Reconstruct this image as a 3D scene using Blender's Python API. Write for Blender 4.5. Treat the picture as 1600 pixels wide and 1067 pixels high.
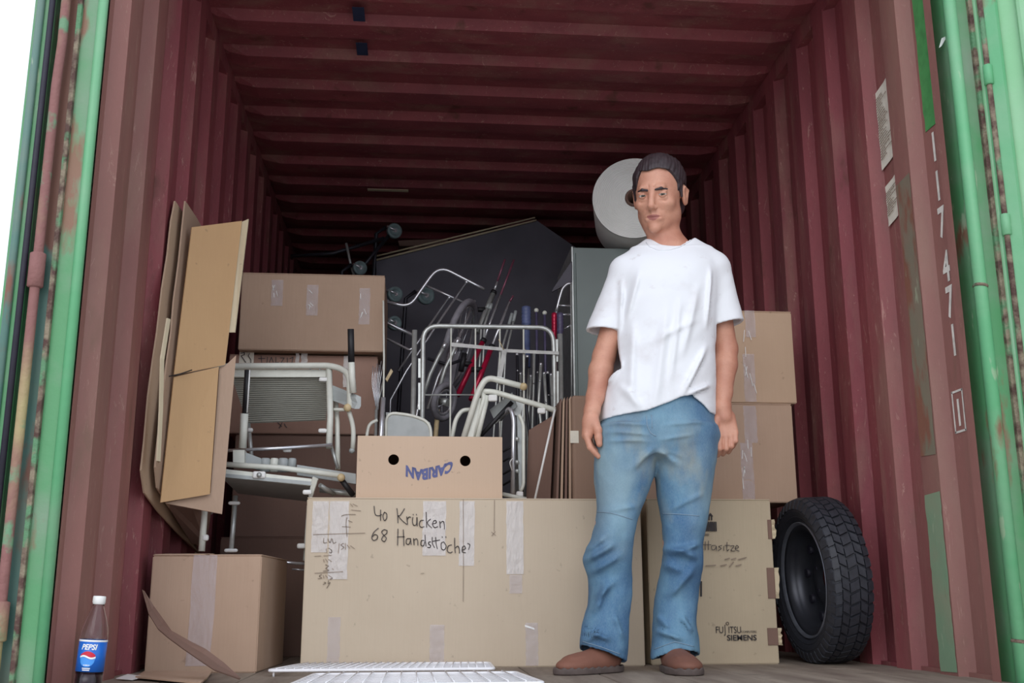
import bpy, bmesh, math, random
import numpy as np
from mathutils import Vector, Matrix, Quaternion, noise
from mathutils.bvhtree import BVHTree

for o in list(bpy.data.objects):
    bpy.data.objects.remove(o)
scene = bpy.context.scene
COL = scene.collection
PI = math.pi
random.seed(7)

# ------------------------------------------------------------------ camera
CAM = Vector((-0.327, -3.46, 0.2075))
YAW, PITCH, ROLL = math.radians(5.10), math.radians(13.51), math.radians(-0.17)
FPX = 1672.0
fwd = Vector((math.sin(YAW)*math.cos(PITCH), math.cos(YAW)*math.cos(PITCH), math.sin(PITCH)))
rt0 = Vector((math.cos(YAW), -math.sin(YAW), 0))
up0 = rt0.cross(fwd)
RT = rt0*math.cos(ROLL) + up0*math.sin(ROLL)
UP = up0*math.cos(ROLL) - rt0*math.sin(ROLL)
cd = bpy.data.cameras.new('camera')
cam = bpy.data.objects.new('camera', cd)
COL.objects.link(cam)
m = Matrix.Identity(4)
for i in range(3):
    m[i][0], m[i][1], m[i][2], m[i][3] = RT[i], UP[i], -fwd[i], CAM[i]
cam.matrix_world = m
cd.sensor_width = 36.0
cd.lens = FPX*36.0/1600.0
cd.clip_start = 0.05
scene.camera = cam

# ------------------------------------------------------------------ world and light
world = bpy.data.worlds.new('sky')
scene.world = world
world.use_nodes = True
bg = world.node_tree.nodes['Background']
bg.inputs['Color'].default_value = (0.83, 0.88, 1.0, 1)
bg.inputs['Strength'].default_value = 1.7
sun_d = bpy.data.lights.new('sun', 'SUN')
sun_d.energy = 1.1
sun_d.angle = math.radians(40)
sun_d.color = (1.0, 0.97, 0.92)
sun = bpy.data.objects.new('sun', sun_d)
COL.objects.link(sun)
sun.rotation_euler = Vector((0.22, 1.0, -0.42)).to_track_quat('-Z', 'Y').to_euler()
vs = scene.view_settings
vs.view_transform = 'Standard'
vs.look = 'None'
vs.exposure = -0.30
vs.gamma = 1.0
vs.use_curve_mapping = False


def at(px, py, Y=None, X=None, Z=None):
    d = fwd + RT*((px-800)/FPX) - UP*((py-533.5)/FPX)
    if Y is not None: t = (Y-CAM.y)/d.y
    elif X is not None: t = (X-CAM.x)/d.x
    else: t = (Z-CAM.z)/d.z
    return CAM + d*t


# ------------------------------------------------------------------ materials
def lin(c):
    return tuple(((v/255)/12.92 if v/255 <= 0.04045 else ((v/255+0.055)/1.055)**2.4) for v in c) + (1,)


class NT:
    def __init__(s, name):
        s.m = bpy.data.materials.new(name)
        s.m.use_nodes = True
        s.t = s.m.node_tree
        s.b = s.t.nodes['Principled BSDF']
        s.co = s.t.nodes.new('ShaderNodeTexCoord').outputs['Object']

    def n(s, kind, **k):
        nd = s.t.nodes.new('ShaderNode'+kind)
        for a, v in k.items():
            setattr(nd, a, v)
        return nd

    def link(s, a, b):
        s.t.links.new(a, b)

    def mapping(s, scale=(1, 1, 1), rot=(0, 0, 0), loc=(0, 0, 0)):
        mp = s.n('Mapping')
        mp.inputs['Scale'].default_value = scale
        mp.inputs['Rotation'].default_value = rot
        mp.inputs['Location'].default_value = loc
        s.link(s.co, mp.inputs['Vector'])
        return mp.outputs[0]

    def noise(s, scale=5, detail=4, vec=None, rough=0.55, dist=0):
        nd = s.n('TexNoise')
        nd.inputs['Scale'].default_value = scale
        nd.inputs['Detail'].default_value = detail
        nd.inputs['Roughness'].default_value = rough
        nd.inputs['Distortion'].default_value = dist
        s.link(vec if vec else s.co, nd.inputs['Vector'])
        return nd.outputs['Fac']

    def ramp(s, fac, lo, hi):
        nd = s.n('MapRange')
        nd.inputs['From Min'].default_value = lo
        nd.inputs['From Max'].default_value = hi
        nd.clamp = True
        s.link(fac, nd.inputs['Value'])
        return nd.outputs[0]

    def math(s, op, a, b):
        nd = s.n('Math', operation=op)
        for i, v in enumerate((a, b)):
            if isinstance(v, (int, float)): nd.inputs[i].default_value = v
            else: s.link(v, nd.inputs[i])
        return nd.outputs[0]

    def mix(s, fac, a, b):
        nd = s.n('Mix', data_type='RGBA')
        for i, v in ((0, fac), (6, a), (7, b)):
            if isinstance(v, (int, float)): nd.inputs[i].default_value = v
            elif isinstance(v, tuple): nd.inputs[i].default_value = v
            else: s.link(v, nd.inputs[i])
        return nd.outputs[2]

    def xyz(s):
        nd = s.n('SeparateXYZ')
        s.link(s.co, nd.inputs[0])
        return nd.outputs

    def bump(s, h, strength=0.3, dist=0.01):
        nd = s.n('Bump')
        nd.inputs['Strength'].default_value = strength
        nd.inputs['Distance'].default_value = dist
        s.link(h, nd.inputs['Height'])
        s.link(nd.outputs[0], s.b.inputs['Normal'])

    def out(s, col, rough=0.6, metal=0.0):
        if isinstance(col, tuple): s.b.inputs['Base Color'].default_value = col
        else: s.link(col, s.b.inputs['Base Color'])
        if isinstance(rough, (int, float)): s.b.inputs['Roughness'].default_value = rough
        else: s.link(rough, s.b.inputs['Roughness'])
        s.b.inputs['Metallic'].default_value = metal
        return s.m


def plain(name, rgb, rough=0.5, metal=0.0, var=0.12, scale=30):
    t = NT(name)
    c = lin(rgb)
    d = tuple(v*(1-var*2.2) for v in c[:3]) + (1,)
    n = t.ramp(t.noise(scale, 3), 0.4, 0.7)
    return t.out(t.mix(n, c, d), rough, metal)


def cardboard(name, rgb, dirt=(120, 100, 80), amount=0.35):
    t = NT(name)
    c = lin(rgb)
    big = t.ramp(t.noise(2.3, 5), 0.42, 0.75)
    flute = t.noise(1.0, 2, t.mapping((260, 260, 8)))
    c1 = t.mix(t.math('MULTIPLY', big, amount), c, lin(dirt))
    c2 = t.mix(t.math('MULTIPLY', t.ramp(flute, 0.35, 0.7), 0.10), c1, lin(dirt))
    spots = t.ramp(t.noise(38, 2), 0.70, 0.76)
    c3 = t.mix(t.math('MULTIPLY', spots, 0.25), c2, lin((80, 62, 50)))
    t.bump(t.noise(5, 4), 0.35, 0.01)
    return t.out(c3, 0.75)


def container_paint(name):
    t = NT(name)
    X, Y, Z = t.xyz()
    base = t.mix(t.ramp(t.noise(3, 5, t.mapping((1, 2, .35))), .35, .7), lin((152, 76, 82)), lin((124, 58, 66)))
    dust = t.ramp(t.noise(4.0, 6, t.mapping((1.5, 2.5, .5))), .5, .78)
    c = t.mix(t.math('MULTIPLY', dust, .75), base, lin((150, 112, 100)))
    # scraped streaks
    scr = t.ramp(t.noise(1.0, 5, t.mapping((26, 30, 6), rot=(0.35, 0, 0)), .76, 2.2), .60, .66)
    c = t.mix(t.math('MULTIPLY', scr, .55), c, lin((192, 150, 138)))
    grit = t.ramp(t.noise(70, 6, t.mapping((1, 1, .45)), .8), .5, .75)
    c = t.mix(t.math('MULTIPLY', grit, .35), c, lin((96, 50, 48)))
    rust = t.ramp(t.noise(9, 6, t.mapping((1, 1, .4), loc=(3, 1, 2))), .62, .72)
    c = t.mix(t.math('MULTIPLY', rust, .7), c, lin((92, 52, 40)))
    # greyish brown overpaint near the door end
    near = t.ramp(t.math('ADD', Y, t.math('MULTIPLY', t.noise(3, 4), .25)), -.02, -.38)
    c = t.mix(t.math('MULTIPLY', near, .50), c, lin((150, 122, 106)))
    t.bump(t.noise(14, 5), .25, .01)
    return t.out(c, .62)


def green_paint(name, rgb=(84, 150, 100), rust=.6, tone=(128, 150, 128)):
    t = NT(name)
    c = t.mix(t.ramp(t.noise(4, 5), .4, .7), lin(rgb), lin(tone))
    r = t.ramp(t.noise(7, 6, t.mapping((1, 1, .35), loc=(1, 5, 0))), rust, rust+.06)
    c = t.mix(t.math('MULTIPLY', r, .85), c, lin((138, 84, 68)))
    s = t.ramp(t.noise(20, 4, t.mapping((1, 1, .3))), .66, .7)
    c = t.mix(t.math('MULTIPLY', s, .5), c, lin((176, 190, 160)))
    t.bump(t.noise(18, 4), .2, .01)
    return t.out(c, .5)


M = {}
M['paint'] = container_paint('container_red_paint')
M['green'] = green_paint('green_paint')
M['green_light'] = green_paint('light_and_highlight_green', (98, 172, 122), .66, (128, 176, 138))
M['green_lit'] = green_paint('lit_green_door_paint', (138, 196, 148), .72, (160, 200, 166))  # door green made paler, the light on its face put into the colour
M['teal'] = green_paint('weathered_teal_paint', (90, 128, 118), .5, (120, 130, 116))
M['rust'] = plain('rusty_steel', (150, 118, 96), .7, .0, .2, 12)
def _rb():
    t = NT('rusted_seam_steel')
    c = t.mix(t.ramp(t.noise(25, 6), .42, .6), lin((86, 62, 56)), lin((140, 128, 108)))
    c = t.mix(t.ramp(t.noise(9, 4), .55, .62), c, lin((96, 140, 104)))
    t.bump(t.noise(60, 5), .8, .01)
    return t.out(c, .8)
M['seam'] = _rb()
def _bar():
    t = NT('rusty_flaked_bar')
    c = t.mix(t.ramp(t.noise(4, 5, t.mapping((1, 1, .6))), .4, .62), lin((140, 96, 92)), lin((176, 164, 116)))
    c = t.mix(t.ramp(t.noise(11, 5), .58, .66), c, lin((110, 150, 116)))
    t.bump(t.noise(40, 5), .5, .01)
    return t.out(c, .7)
M['bar'] = _bar()
M['dark_gap'] = plain('gap_shade_and_plinth', (40, 38, 52), .6)  # near-black for the shade in gaps and holes, and for the plinth
M['white_paint'] = plain('white_marking_paint', (236, 232, 222), .6)
M['paper'] = plain('paper_sheet', (236, 230, 214), .8, var=.06)
M['ink'] = plain('black_ink', (52, 48, 50), .7)
M['marker'] = plain('marker_ink', (84, 76, 76), .6)
M['pencil'] = plain('faint_pencil', (150, 132, 116), .7)
M['blue_ink'] = plain('blue_print_ink', (92, 98, 146), .7)
M['card_light'] = cardboard('light_cardboard', (200, 184, 162), (176, 158, 136))
M['card_mid'] = cardboard('mid_cardboard', (196, 168, 142), (170, 142, 116))
M['card_brown'] = cardboard('brown_cardboard', (186, 158, 136), (150, 122, 100))
M['card_orange'] = cardboard('orange_cardboard', (204, 166, 122), (182, 142, 104))
M['card_grey'] = cardboard('greyed_cardboard', (190, 174, 148), (156, 140, 118), .5)
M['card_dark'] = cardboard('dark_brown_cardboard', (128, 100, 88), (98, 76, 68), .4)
M['card_edge'] = cardboard('torn_cardboard_edge', (216, 202, 172), (170, 150, 122), .5)
def _tape(name, rgb, a):
    t = NT(name)
    t.bump(t.noise(60, 3, t.mapping((1, 1, .3))), .6, .01)
    m_ = t.out(lin(rgb), .18)
    t.b.inputs['Alpha'].default_value = a
    return m_
M['tape'] = _tape('clear_packing_tape', (222, 214, 220), .2)
M['tape_white'] = _tape('milky_packing_tape', (236, 230, 226), .5)
M['chrome'] = plain('chrome', (222, 224, 230), .24, .7, .03)
M['zinc'] = plain('galvanised_steel', (196, 200, 198), .38, .5, .1)
M['white_tube'] = plain('cream_lacquered_tube', (226, 228, 218), .35, .0, .04)
M['grey_plastic'] = plain('grey_plastic', (172, 178, 178), .45, .0, .05)
M['white_plastic'] = plain('white_plastic', (238, 238, 236), .4, .0, .03)
M['black'] = plain('black_rubber', (34, 34, 38), .55)
M['tyre'] = plain('tyre_rubber', (46, 48, 56), .6, 0, .15, 60)
M['cream_cap'] = plain('yellowed_end_cap', (212, 190, 148), .5)
M['red_metal'] = plain('red_anodised_tube', (190, 30, 70), .3, .3)
M['wheel_grey'] = plain('grey_wheel_rubber', (140, 138, 146), .6)
M['cabinet'] = plain('grey_green_cabinet', (134, 146, 144), .5, 0, .05, 3)
M['board'] = plain('dark_board', (104, 102, 112), .7, 0, .1, 4)
M['foam'] = plain('white_foam', (244, 244, 240), .7, 0, .05, 5)


# ------------------------------------------------------------------ mesh helpers
class MB:
    """collects shapes, builds one mesh object"""
    def __init__(s): s.v, s.f, s.sm = [], [], []

    def add(s, vs_, fs, smooth=False):
        k = len(s.v)
        s.v += [tuple(v) for v in vs_]
        s.f += [tuple(i+k for i in f) for f in fs]
        s.sm += [smooth]*len(fs)
        return s

    def box(s, lo, hi, mat=None):
        x0, y0, z0 = lo; x1, y1, z1 = hi
        V = [Vector(p) for p in ((x0, y0, z0), (x1, y0, z0), (x1, y1, z0), (x0, y1, z0), (x0, y0, z1), (x1, y0, z1), (x1, y1, z1), (x0, y1, z1))]
        if mat: V = [mat @ v for v in V]
        return s.add(V, [(0, 3, 2, 1), (4, 5, 6, 7), (0, 1, 5, 4), (1, 2, 6, 5), (2, 3, 7, 6), (3, 0, 4, 7)])

    def rbox(s, lo, hi, r=.005, seg=2, mat=None):
        bm = bmesh.new()
        bmesh.ops.create_cube(bm, size=1)
        for v in bm.verts:
            v.co = Vector([lo[i] if v.co[i] < 0 else hi[i] for i in range(3)])
        bmesh.ops.bevel(bm, geom=bm.edges[:], offset=r, segments=seg, affect='EDGES', profile=.5)
        bm.verts.index_update()
        V = [mat @ v.co if mat else v.co.copy() for v in bm.verts]
        F_ = [tuple(v.index for v in f.verts) for f in bm.faces]
        bm.free()
        return s.add(V, F_, False)

    def slab(s, quad, t, n=None):
        """four corner points, thickness t along -n"""
        q = [Vector(p) for p in quad]
        if n is None: n = (q[1]-q[0]).cross(q[3]-q[0]).normalized()
        b = [p + n*t for p in q]
        k = len(q)
        F_ = [tuple(range(k))[::-1], tuple(range(k, 2*k))] + [(i, (i+1) % k, k+(i+1) % k, k+i) for i in range(k)]
        return s.add(q+b, F_)

    def tube(s, pts, r, seg=10, closed=False, fillet=0, rads=None, flat=None):
        P = [Vector(p) for p in pts]
        if fillet:
            Q = []
            n = len(P)
            rng = range(n)
            for i in rng:
                if not closed and i in (0, n-1): Q.append(P[i]); continue
                a, b, c = P[(i-1) % n], P[i], P[(i+1) % n]
                d0, d1 = (a-b), (c-b)
                L = min(fillet, d0.length*.48, d1.length*.48)
                p0, p1 = b+d0.normalized()*L, b+d1.normalized()*L
                for k in range(7):
                    t = k/6
                    Q.append(p0*(1-t)**2 + b*2*t*(1-t) + p1*t*t)
            P = Q
        n = len(P)
        V, F_ = [], []
        def tan(i):
            if closed: return (P[(i+1) % n]-P[(i-1) % n]).normalized()
            return (P[min(i+1, n-1)]-P[max(i-1, 0)]).normalized()
        t0 = tan(0)
        u = t0.orthogonal().normalized()
        if flat is not None:
            u = (Vector(flat)-t0*t0.dot(Vector(flat))).normalized()
        for i in range(n):
            t = tan(i)
            u = (u - t*t.dot(u)).normalized()
            w = t.cross(u)
            R = rads[i] if rads else r
            ru, rw = (R, R) if not isinstance(R, tuple) else R
            for k in range(seg):
                a = 2*PI*k/seg
                V.append(P[i] + u*math.cos(a)*ru + w*math.sin(a)*rw)
        m_ = n if closed else n-1
        for i in range(m_):
            for k in range(seg):
                a, b = i*seg+k, i*seg+(k+1) % seg
                c, d = ((i+1) % n)*seg+(k+1) % seg, ((i+1) % n)*seg+k
                F_.append((a, b, c, d))
        s.add(V, F_, True)
        if not closed:
            s.add([V[k] for k in range(seg)], [tuple(range(seg))[::-1]])
            s.add([V[(n-1)*seg+k] for k in range(seg)], [tuple(range(seg))])
        return s

    def lathe(s, prof, c=(0, 0, 0), axis=(0, 0, 1), seg=32, cap=True, smooth=True):
        """prof: (radius, height) list"""
        A = Vector(axis).normalized(); c = Vector(c)
        u = A.orthogonal().normalized(); w = A.cross(u)
        V, F_ = [], []
        for r, h in prof:
            for k in range(seg):
                a = 2*PI*k/seg
                V.append(c + A*h + (u*math.cos(a)+w*math.sin(a))*r)
        for i in range(len(prof)-1):
            for k in range(seg):
                F_.append((i*seg+k, i*seg+(k+1) % seg, (i+1)*seg+(k+1) % seg, (i+1)*seg+k))
        s.add(V, F_, smooth)
        if cap:
            s.add(V[:seg], [tuple(range(seg))[::-1]])
            s.add(V[-seg:], [tuple(range(seg))])
        return s

    def ball(s, c, r, seg=12):
        pr = [(max(1e-4, math.sin(PI*i/seg)), -math.cos(PI*i/seg)) for i in range(seg+1)]
        rr = r if isinstance(r, tuple) else (r, r, r)
        V, F_ = [], []
        n = seg*2
        for a, h in pr:
            for k in range(n):
                t = 2*PI*k/n
                V.append(Vector(c)+Vector((a*math.cos(t)*rr[0], a*math.sin(t)*rr[1], h*rr[2])))
        for i in range(seg):
            for k in range(n):
                F_.append((i*n+k, i*n+(k+1) % n, (i+1)*n+(k+1) % n, (i+1)*n+k))
        return s.add(V, F_, True)

    def build(s, name, mat, parent=None, origin=None):
        me = bpy.data.meshes.new(name)
        V = [Vector(v) for v in s.v]
        if parent is not None:
            o_ = parent_world(parent)
            inv = o_.inverted()
            V = [inv @ v for v in V]
            org = Vector((0, 0, 0))
        else:
            if origin is None:
                xs, ys, zs = zip(*s.v)
                origin = ((min(xs)+max(xs))/2, (min(ys)+max(ys))/2, min(zs))
            org = Vector(origin)
            V = [v-org for v in V]
        me.from_pydata([tuple(v) for v in V], [], s.f)
        me.polygons.foreach_set('use_smooth', s.sm)
        bm = bmesh.new(); bm.from_mesh(me)
        bmesh.ops.remove_doubles(bm, verts=bm.verts, dist=1e-6)
        bmesh.ops.recalc_face_normals(bm, faces=bm.faces)
        bm.to_mesh(me); bm.free()
        me.materials.append(mat)
        o = bpy.data.objects.new(name, me)
        COL.objects.link(o)
        if parent is not None: o.parent = parent
        else: o.location = org
        return o


def parent_world(p):
    mtx = Matrix.Identity(4)
    while p is not None:
        mtx = p.matrix_local.to_4x4() @ mtx if False else (Matrix.Translation(p.location) @ p.rotation_euler.to_matrix().to_4x4()) @ mtx
        p = p.parent
    return mtx


def tag(o, label, cat, group=None, kind=None):
    if label: o['label'] = label
    if cat: o['category'] = cat
    if group: o['group'] = group
    if kind: o['kind'] = kind
    return o


def empty(name, loc, label, cat, group=None, rz=0):
    o = bpy.data.objects.new(name, None)
    COL.objects.link(o)
    o.location = Vector(loc)
    o.rotation_euler = (0, 0, rz)
    o.empty_display_size = .1
    return tag(o, label, cat, group)


def text_mesh(body, size, xdir, ydir, org, mat, name, parent, align='CENTER', sx=1.0, ext=.0006, bold=0, label=None, warp=None):
    """flat lettering on a surface: org is the baseline point, xdir the reading direction"""
    cu = bpy.data.curves.new('text', 'FONT')
    cu.body = body; cu.size = size; cu.align_x = align
    cu.extrude = ext/2; cu.offset = bold
    cu.resolution_u = 3
    tmp = bpy.data.objects.new('text', cu)
    COL.objects.link(tmp)
    dg = bpy.context.evaluated_depsgraph_get()
    me = bpy.data.meshes.new_from_object(tmp.evaluated_get(dg))
    bpy.data.objects.remove(tmp)
    x, y = Vector(xdir).normalized(), Vector(ydir).normalized()
    z = x.cross(y)
    pts = [v.co.copy() for v in me.vertices]
    if warp: pts = [warp(p) for p in pts]
    mb = MB()
    mb.add([Vector(org)+x*p.x*sx+y*p.y+z*(p.z+ext/2) for p in pts], [tuple(p.vertices) for p in me.polygons])
    bpy.data.meshes.remove(me)
    o = mb.build(name, mat, parent)
    if label: o['label'] = label
    return o


def stroke(mb, pts, w, nrm, t=.0006):
    """a pen line: flat ribbon lying on a surface with normal nrm"""
    P = [Vector(p) for p in pts]; nrm = Vector(nrm)
    for a, b in zip(P[:-1], P[1:]):
        d = b-a
        if d.length < 1e-6: continue
        s_ = d.normalized().cross(nrm)*w/2
        e = d.normalized()*w*.35
        mb.slab([a-e-s_, b+e-s_, b+e+s_, a-e+s_], t, nrm)
# ================================================================== SETTING
HW, H, Y0, Y1 = 1.17, 2.38, -.80, 5.05
PITCHW = .2785


def struct(o):
    o['kind'] = 'structure'
    return o


def profile(y0, y1, pitch, phase, depth):
    """trapezoid corrugation: list of (y, offset), offset 0 = inner flat, depth = outer flat"""
    pts = []
    k = math.floor((y0-phase)/pitch)-1
    while True:
        c = phase+k*pitch
        for dy, o in ((-.057, depth), (.057, depth), (.088, 0), (pitch-.088, 0)):
            pts.append((c+dy, o))
        k += 1
        if c > y1: break
    pts = [p for p in pts if y0 < p[0] < y1]
    return [(y0, pts[0][1])]+pts+[(y1, pts[-1][1])]


def wall(name, sgn, phase):
    mb = MB()
    pr = profile(Y0+.02, Y1, PITCHW, phase, .036)
    out = .06
    zs = [0, .6, 1.2, 1.8, H-.05]
    V, F_ = [], []
    n = len(pr)
    for z in zs:
        for y, o in pr: V.append((sgn*(HW-.032+o), y, z))
    for j in range(len(zs)-1):
        for i in range(n-1): F_.append((j*n+i, j*n+i+1, (j+1)*n+i+1, (j+1)*n+i))
    mb.add(V, F_)
    mb.box((min(sgn*(HW+.019), sgn*(HW+.05)), Y0+.08, 0), (max(sgn*(HW+.019), sgn*(HW+.05)), Y1, H))
    # top side rail
    a, b = sorted((sgn*(HW-.03), sgn*(HW+.06)))
    mb.box((a, Y0+.08, H-.06), (b, Y1, H+.06))
    mb.box((min(sgn*(HW-.012), sgn*(HW+.03)), Y0+.08, 0), (max(sgn*(HW-.012), sgn*(HW+.03)), Y1, .012))
    return struct(mb.build(name, M['paint'], origin=(0, 0, 0)))


wall_r = wall('wall_right', 1, -.65)
wall_l = wall('wall_left', -1, -.52)

# roof sheet with cross ribs
mb = MB()
ph = .23
pr = profile(Y0+.1, Y1, .2785, ph, .032)
V, F_ = [], []
n = len(pr)
xs = [-HW, -HW+.05, -HW+.12, 0, HW-.12, HW-.05, HW]
for ix, x in enumerate(xs):
    k = 0 if ix in (0, 6) else (.55 if ix in (1, 5) else 1)
    for y, o in pr: V.append((x, y, H+.018-.032*k + o*k if True else 0))
for j in range(len(xs)-1):
    for i in range(n-1): F_.append((j*n+i, j*n+i+1, (j+1)*n+i+1, (j+1)*n+i))
mb.add(V, F_)
mb.box((-HW-.06, Y0+.1, H+.03), (HW+.06, Y1, H+.07))
ceiling = struct(mb.build('ceiling', M['paint'], origin=(0, 0, 0)))
mb = MB()
for yy in (.235, .50):
    mb.box((-.60, yy-.05, H-.016), (-.555, yy+.05, H-.0145))
o = mb.build('paint_mark', plain('blue_black_stain', (44, 54, 84), .6), ceiling)
o['label'] = 'dark blue paint smudges on the ceiling'
mb = MB().box((-.62, 2.02, H-.017), (-.40, 2.05, H-.0145))
mb.build('bare_rib_patch', M['card_edge'], ceiling)

# rear wall
mb = MB().box((-HW-.06, Y1, 0), (HW+.06, Y1+.05, H+.07))
for k in range(9):
    x = -HW+.13+k*.26
    mb.box((x-.05, Y1-.03, 0), (x+.05, Y1, H))
wall_b = struct(mb.build('wall_back', M['paint'], origin=(0, 0, 0)))

# floor of worn planks
def floor_mat():
    t = NT('worn_plank_floor')
    n1 = t.ramp(t.noise(2.5, 6, t.mapping((5, .8, 1))), .35, .7)
    c = t.mix(n1, lin((150, 138, 124)), lin((112, 98, 88)))
    n2 = t.ramp(t.noise(9, 6), .6, .72)
    c = t.mix(t.math('MULTIPLY', n2, .6), c, lin((84, 74, 68)))
    t.bump(t.noise(1, 5, t.mapping((60, 5, 1))), .4, .01)
    return t.out(c, .8)
M['floor'] = floor_mat()
mb = MB()
wd = .195
k = -7
while k < 7:
    x0, x1 = max(k*wd, -1.22), min((k+1)*wd, 1.22)
    if x1 > x0:
        y = Y0-.02; j = 0
        while y < Y1:
            L = 1.15 if (j or k % 2) else .62
            e = min(y+L, Y1)
            mb.rbox((x0+.002, y+.002, -.03), (x1-.002, e-.002, 0), .0015, 1)
            y = e; j += 1
    k += 1
mb.box((-1.22, Y0, -.14), (1.22, Y1, -.032))
floor = struct(mb.build('floor', M['floor'], origin=(0, 0, 0)))
mb = MB().box((-1.34, Y0-.05, -.16), (1.34, Y0-.02, -.004))
sill = struct(mb.build('trim_3', M['teal'], origin=(0, 0, 0)))

# outside ground
gm = NT('yard_concrete')
M['ground'] = gm.out(gm.mix(gm.ramp(gm.noise(.8, 5), .4, .7), lin((196, 192, 184)), lin((176, 172, 164))), .9)
ground = struct(MB().box((-30, -30, -1.3), (30, 30, -1.2)).build('ground', M['ground'], origin=(0, 0, 0)))


# ---- left corner post
def vbar(x0, x1, y0, y1, z0=-.1, z1=2.62, r=.004):
    return MB().rbox((x0, y0, z0), (x1, y1, z1), r, 2)

post_l = struct(vbar(-1.234, -1.184, Y0-.02, Y0+.10).build('trim_1', M['green'], origin=(0, 0, 0)))
mb = MB().tube([(-1.180, Y0-.016, -.1), (-1.180, Y0-.016, 2.6)], .013, 12)
mb.build('edge_bead', M['green_light'], post_l)  # lighter green puts the bead's highlight into its colour
mb = vbar(-1.240, -1.228, Y0-.034, Y0+.02, r=.002)
mb.build('rusted_edge', M['seam'], post_l)
vbar(-1.274, -1.238, Y0-.006, Y0+.10, r=.002).build('post_recess', M['teal'], post_l)

# left door, swung right round and folded back along the outside of the container
door_l = struct(vbar(-1.352, -1.298, Y0-.03, Y0+1.15, 0.0, 2.5, .008).build('door_1', M['green'], origin=(0, 0, 0)))
for k in range(6):
    y = Y0+.10+k*.18
    MB().rbox((-1.359, y, .05), (-1.351, y+.09, 2.45), .003, 1).build('door_rib', M['green'], door_l)
MB().tube([(-1.304, Y0-.034, 0), (-1.304, Y0-.034, 2.5)], .008, 8).build('door_gap_shade', M['dark_gap'], door_l)  # dark strip painting the shade of the gap beside the door
MB().tube([(-1.332, Y0-.034, 0), (-1.332, Y0-.034, 2.5)], .010, 8).build('door_edge_bead', M['teal'], door_l)
# slightly bent locking bar standing in the gap
bar = [( -1.272, Y0-.036, z + 0.0) for z in (-.1, .3, .7, 1.1, 1.5, 1.62, 2.0, 2.6)]
bar = [(x+(.004 if 1.5 < z < 1.7 else 0), y, z) for x, y, z in bar]
MB().tube(bar, .012, 10).build('hinge_bar', M['bar'], door_l)
for z in (.16, 1.0, 1.86):
    MB().lathe([(.014, -.045), (.019, -.042), (.019, .042), (.014, .045)], (-1.272, Y0-.036, z), seg=14).build('hinge_sleeve', M['bar'], door_l)

# ---- right corner post
post_r = struct(vbar(HW+.0, 1.232, Y0-.02, Y0+.10).build('trim_2', M['green'], origin=(0, 0, 0)))
MB().tube([(1.172, Y0-.022, -.1), (1.172, Y0-.022, 2.6)], .0175, 14).build('edge_pipe', M['green_light'], post_r)
MB().rbox((1.222, Y0-.036, -.1), (1.246, Y0+.02, 2.6), .004, 1).build('rusted_seam', M['seam'], post_r)
for z in (.10, 1.02):
    MB().lathe([(.019, -.004), (.0205, 0), (.019, .004)], (1.172, Y0-.022, z), (.15, 0, 1), seg=14).build('weld_ring', M['seam'], post_r)
# right door swung outwards
door_r = bpy.data.objects.new('door_2', None); COL.objects.link(door_r)
door_r.location = (1.250, Y0-.03, 0)
door_r['kind'] = 'structure'
DR = Matrix.Translation((1.250, Y0-.03, 0)) @ Matrix.Rotation(math.radians(-38), 4, 'Z')
MB().rbox((-.012, -.02, 0.0), (1.16, .02, 2.5), .006, 1, DR).build('door_panel', M['green_lit'], door_r)
for k in range(4):
    MB().rbox((.10+k*.26, -.045, 0.03), (.22+k*.26, -.018, 2.45), .012, 2, DR).build('door_rib', M['green_lit'], door_r)
MB().rbox((.0, -.035, 0.0), (.055, -.018, 2.5), .006, 1, DR).build('door_frame', M['green_light'], door_r)
MB().tube([DR @ Vector((.012, -.036, 0)), DR @ Vector((.012, -.036, 2.55))], .0075, 10).build('hinge_rod', M['seam'], door_r)
for z in (.5, 1.18, 1.62, 2.2):
    MB().lathe([(.010, -.03), (.013, -.028), (.013, .028), (.010, .03)], DR @ Vector((.012, -.036, z)), seg=12).build('hinge_knuckle', M['green_light'], door_r)

# ---- painted numbers and overpaint on the right wall
XW = HW-.032+.036 - .0012      # outer flats where the numbers sit
mb = MB()
for ch, z in zip('117471', (1.50, 1.378, 1.266, 1.131, 1.027, .915)):
    text_mesh(ch, .125, (0, -1, 0), (0, 0, 1), (XW+.0, -.652, z-.045), M['white_paint'], 'painted_digit', wall_r, sx=.62, bold=.003, ext=.0008)
text_mesh('1', .105, (0, -1, 0), (0, 0, 1), (XW, -.640, .712-.040), M['white_paint'], 'painted_digit', wall_r, sx=.7, bold=.002, ext=.0008)
mb = MB()
a, b, c, d = (-.612, .768), (-.668, .768), (-.668, .655), (-.612, .655)
for p, q in ((a, b), (b, c), (c, d), (d, a)):
    stroke(mb, [(XW, p[0], p[1]), (XW, q[0], q[1])], .006, (-1, 0, 0), .0008)
mb.build('painted_frame', M['white_paint'], wall_r)
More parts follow.
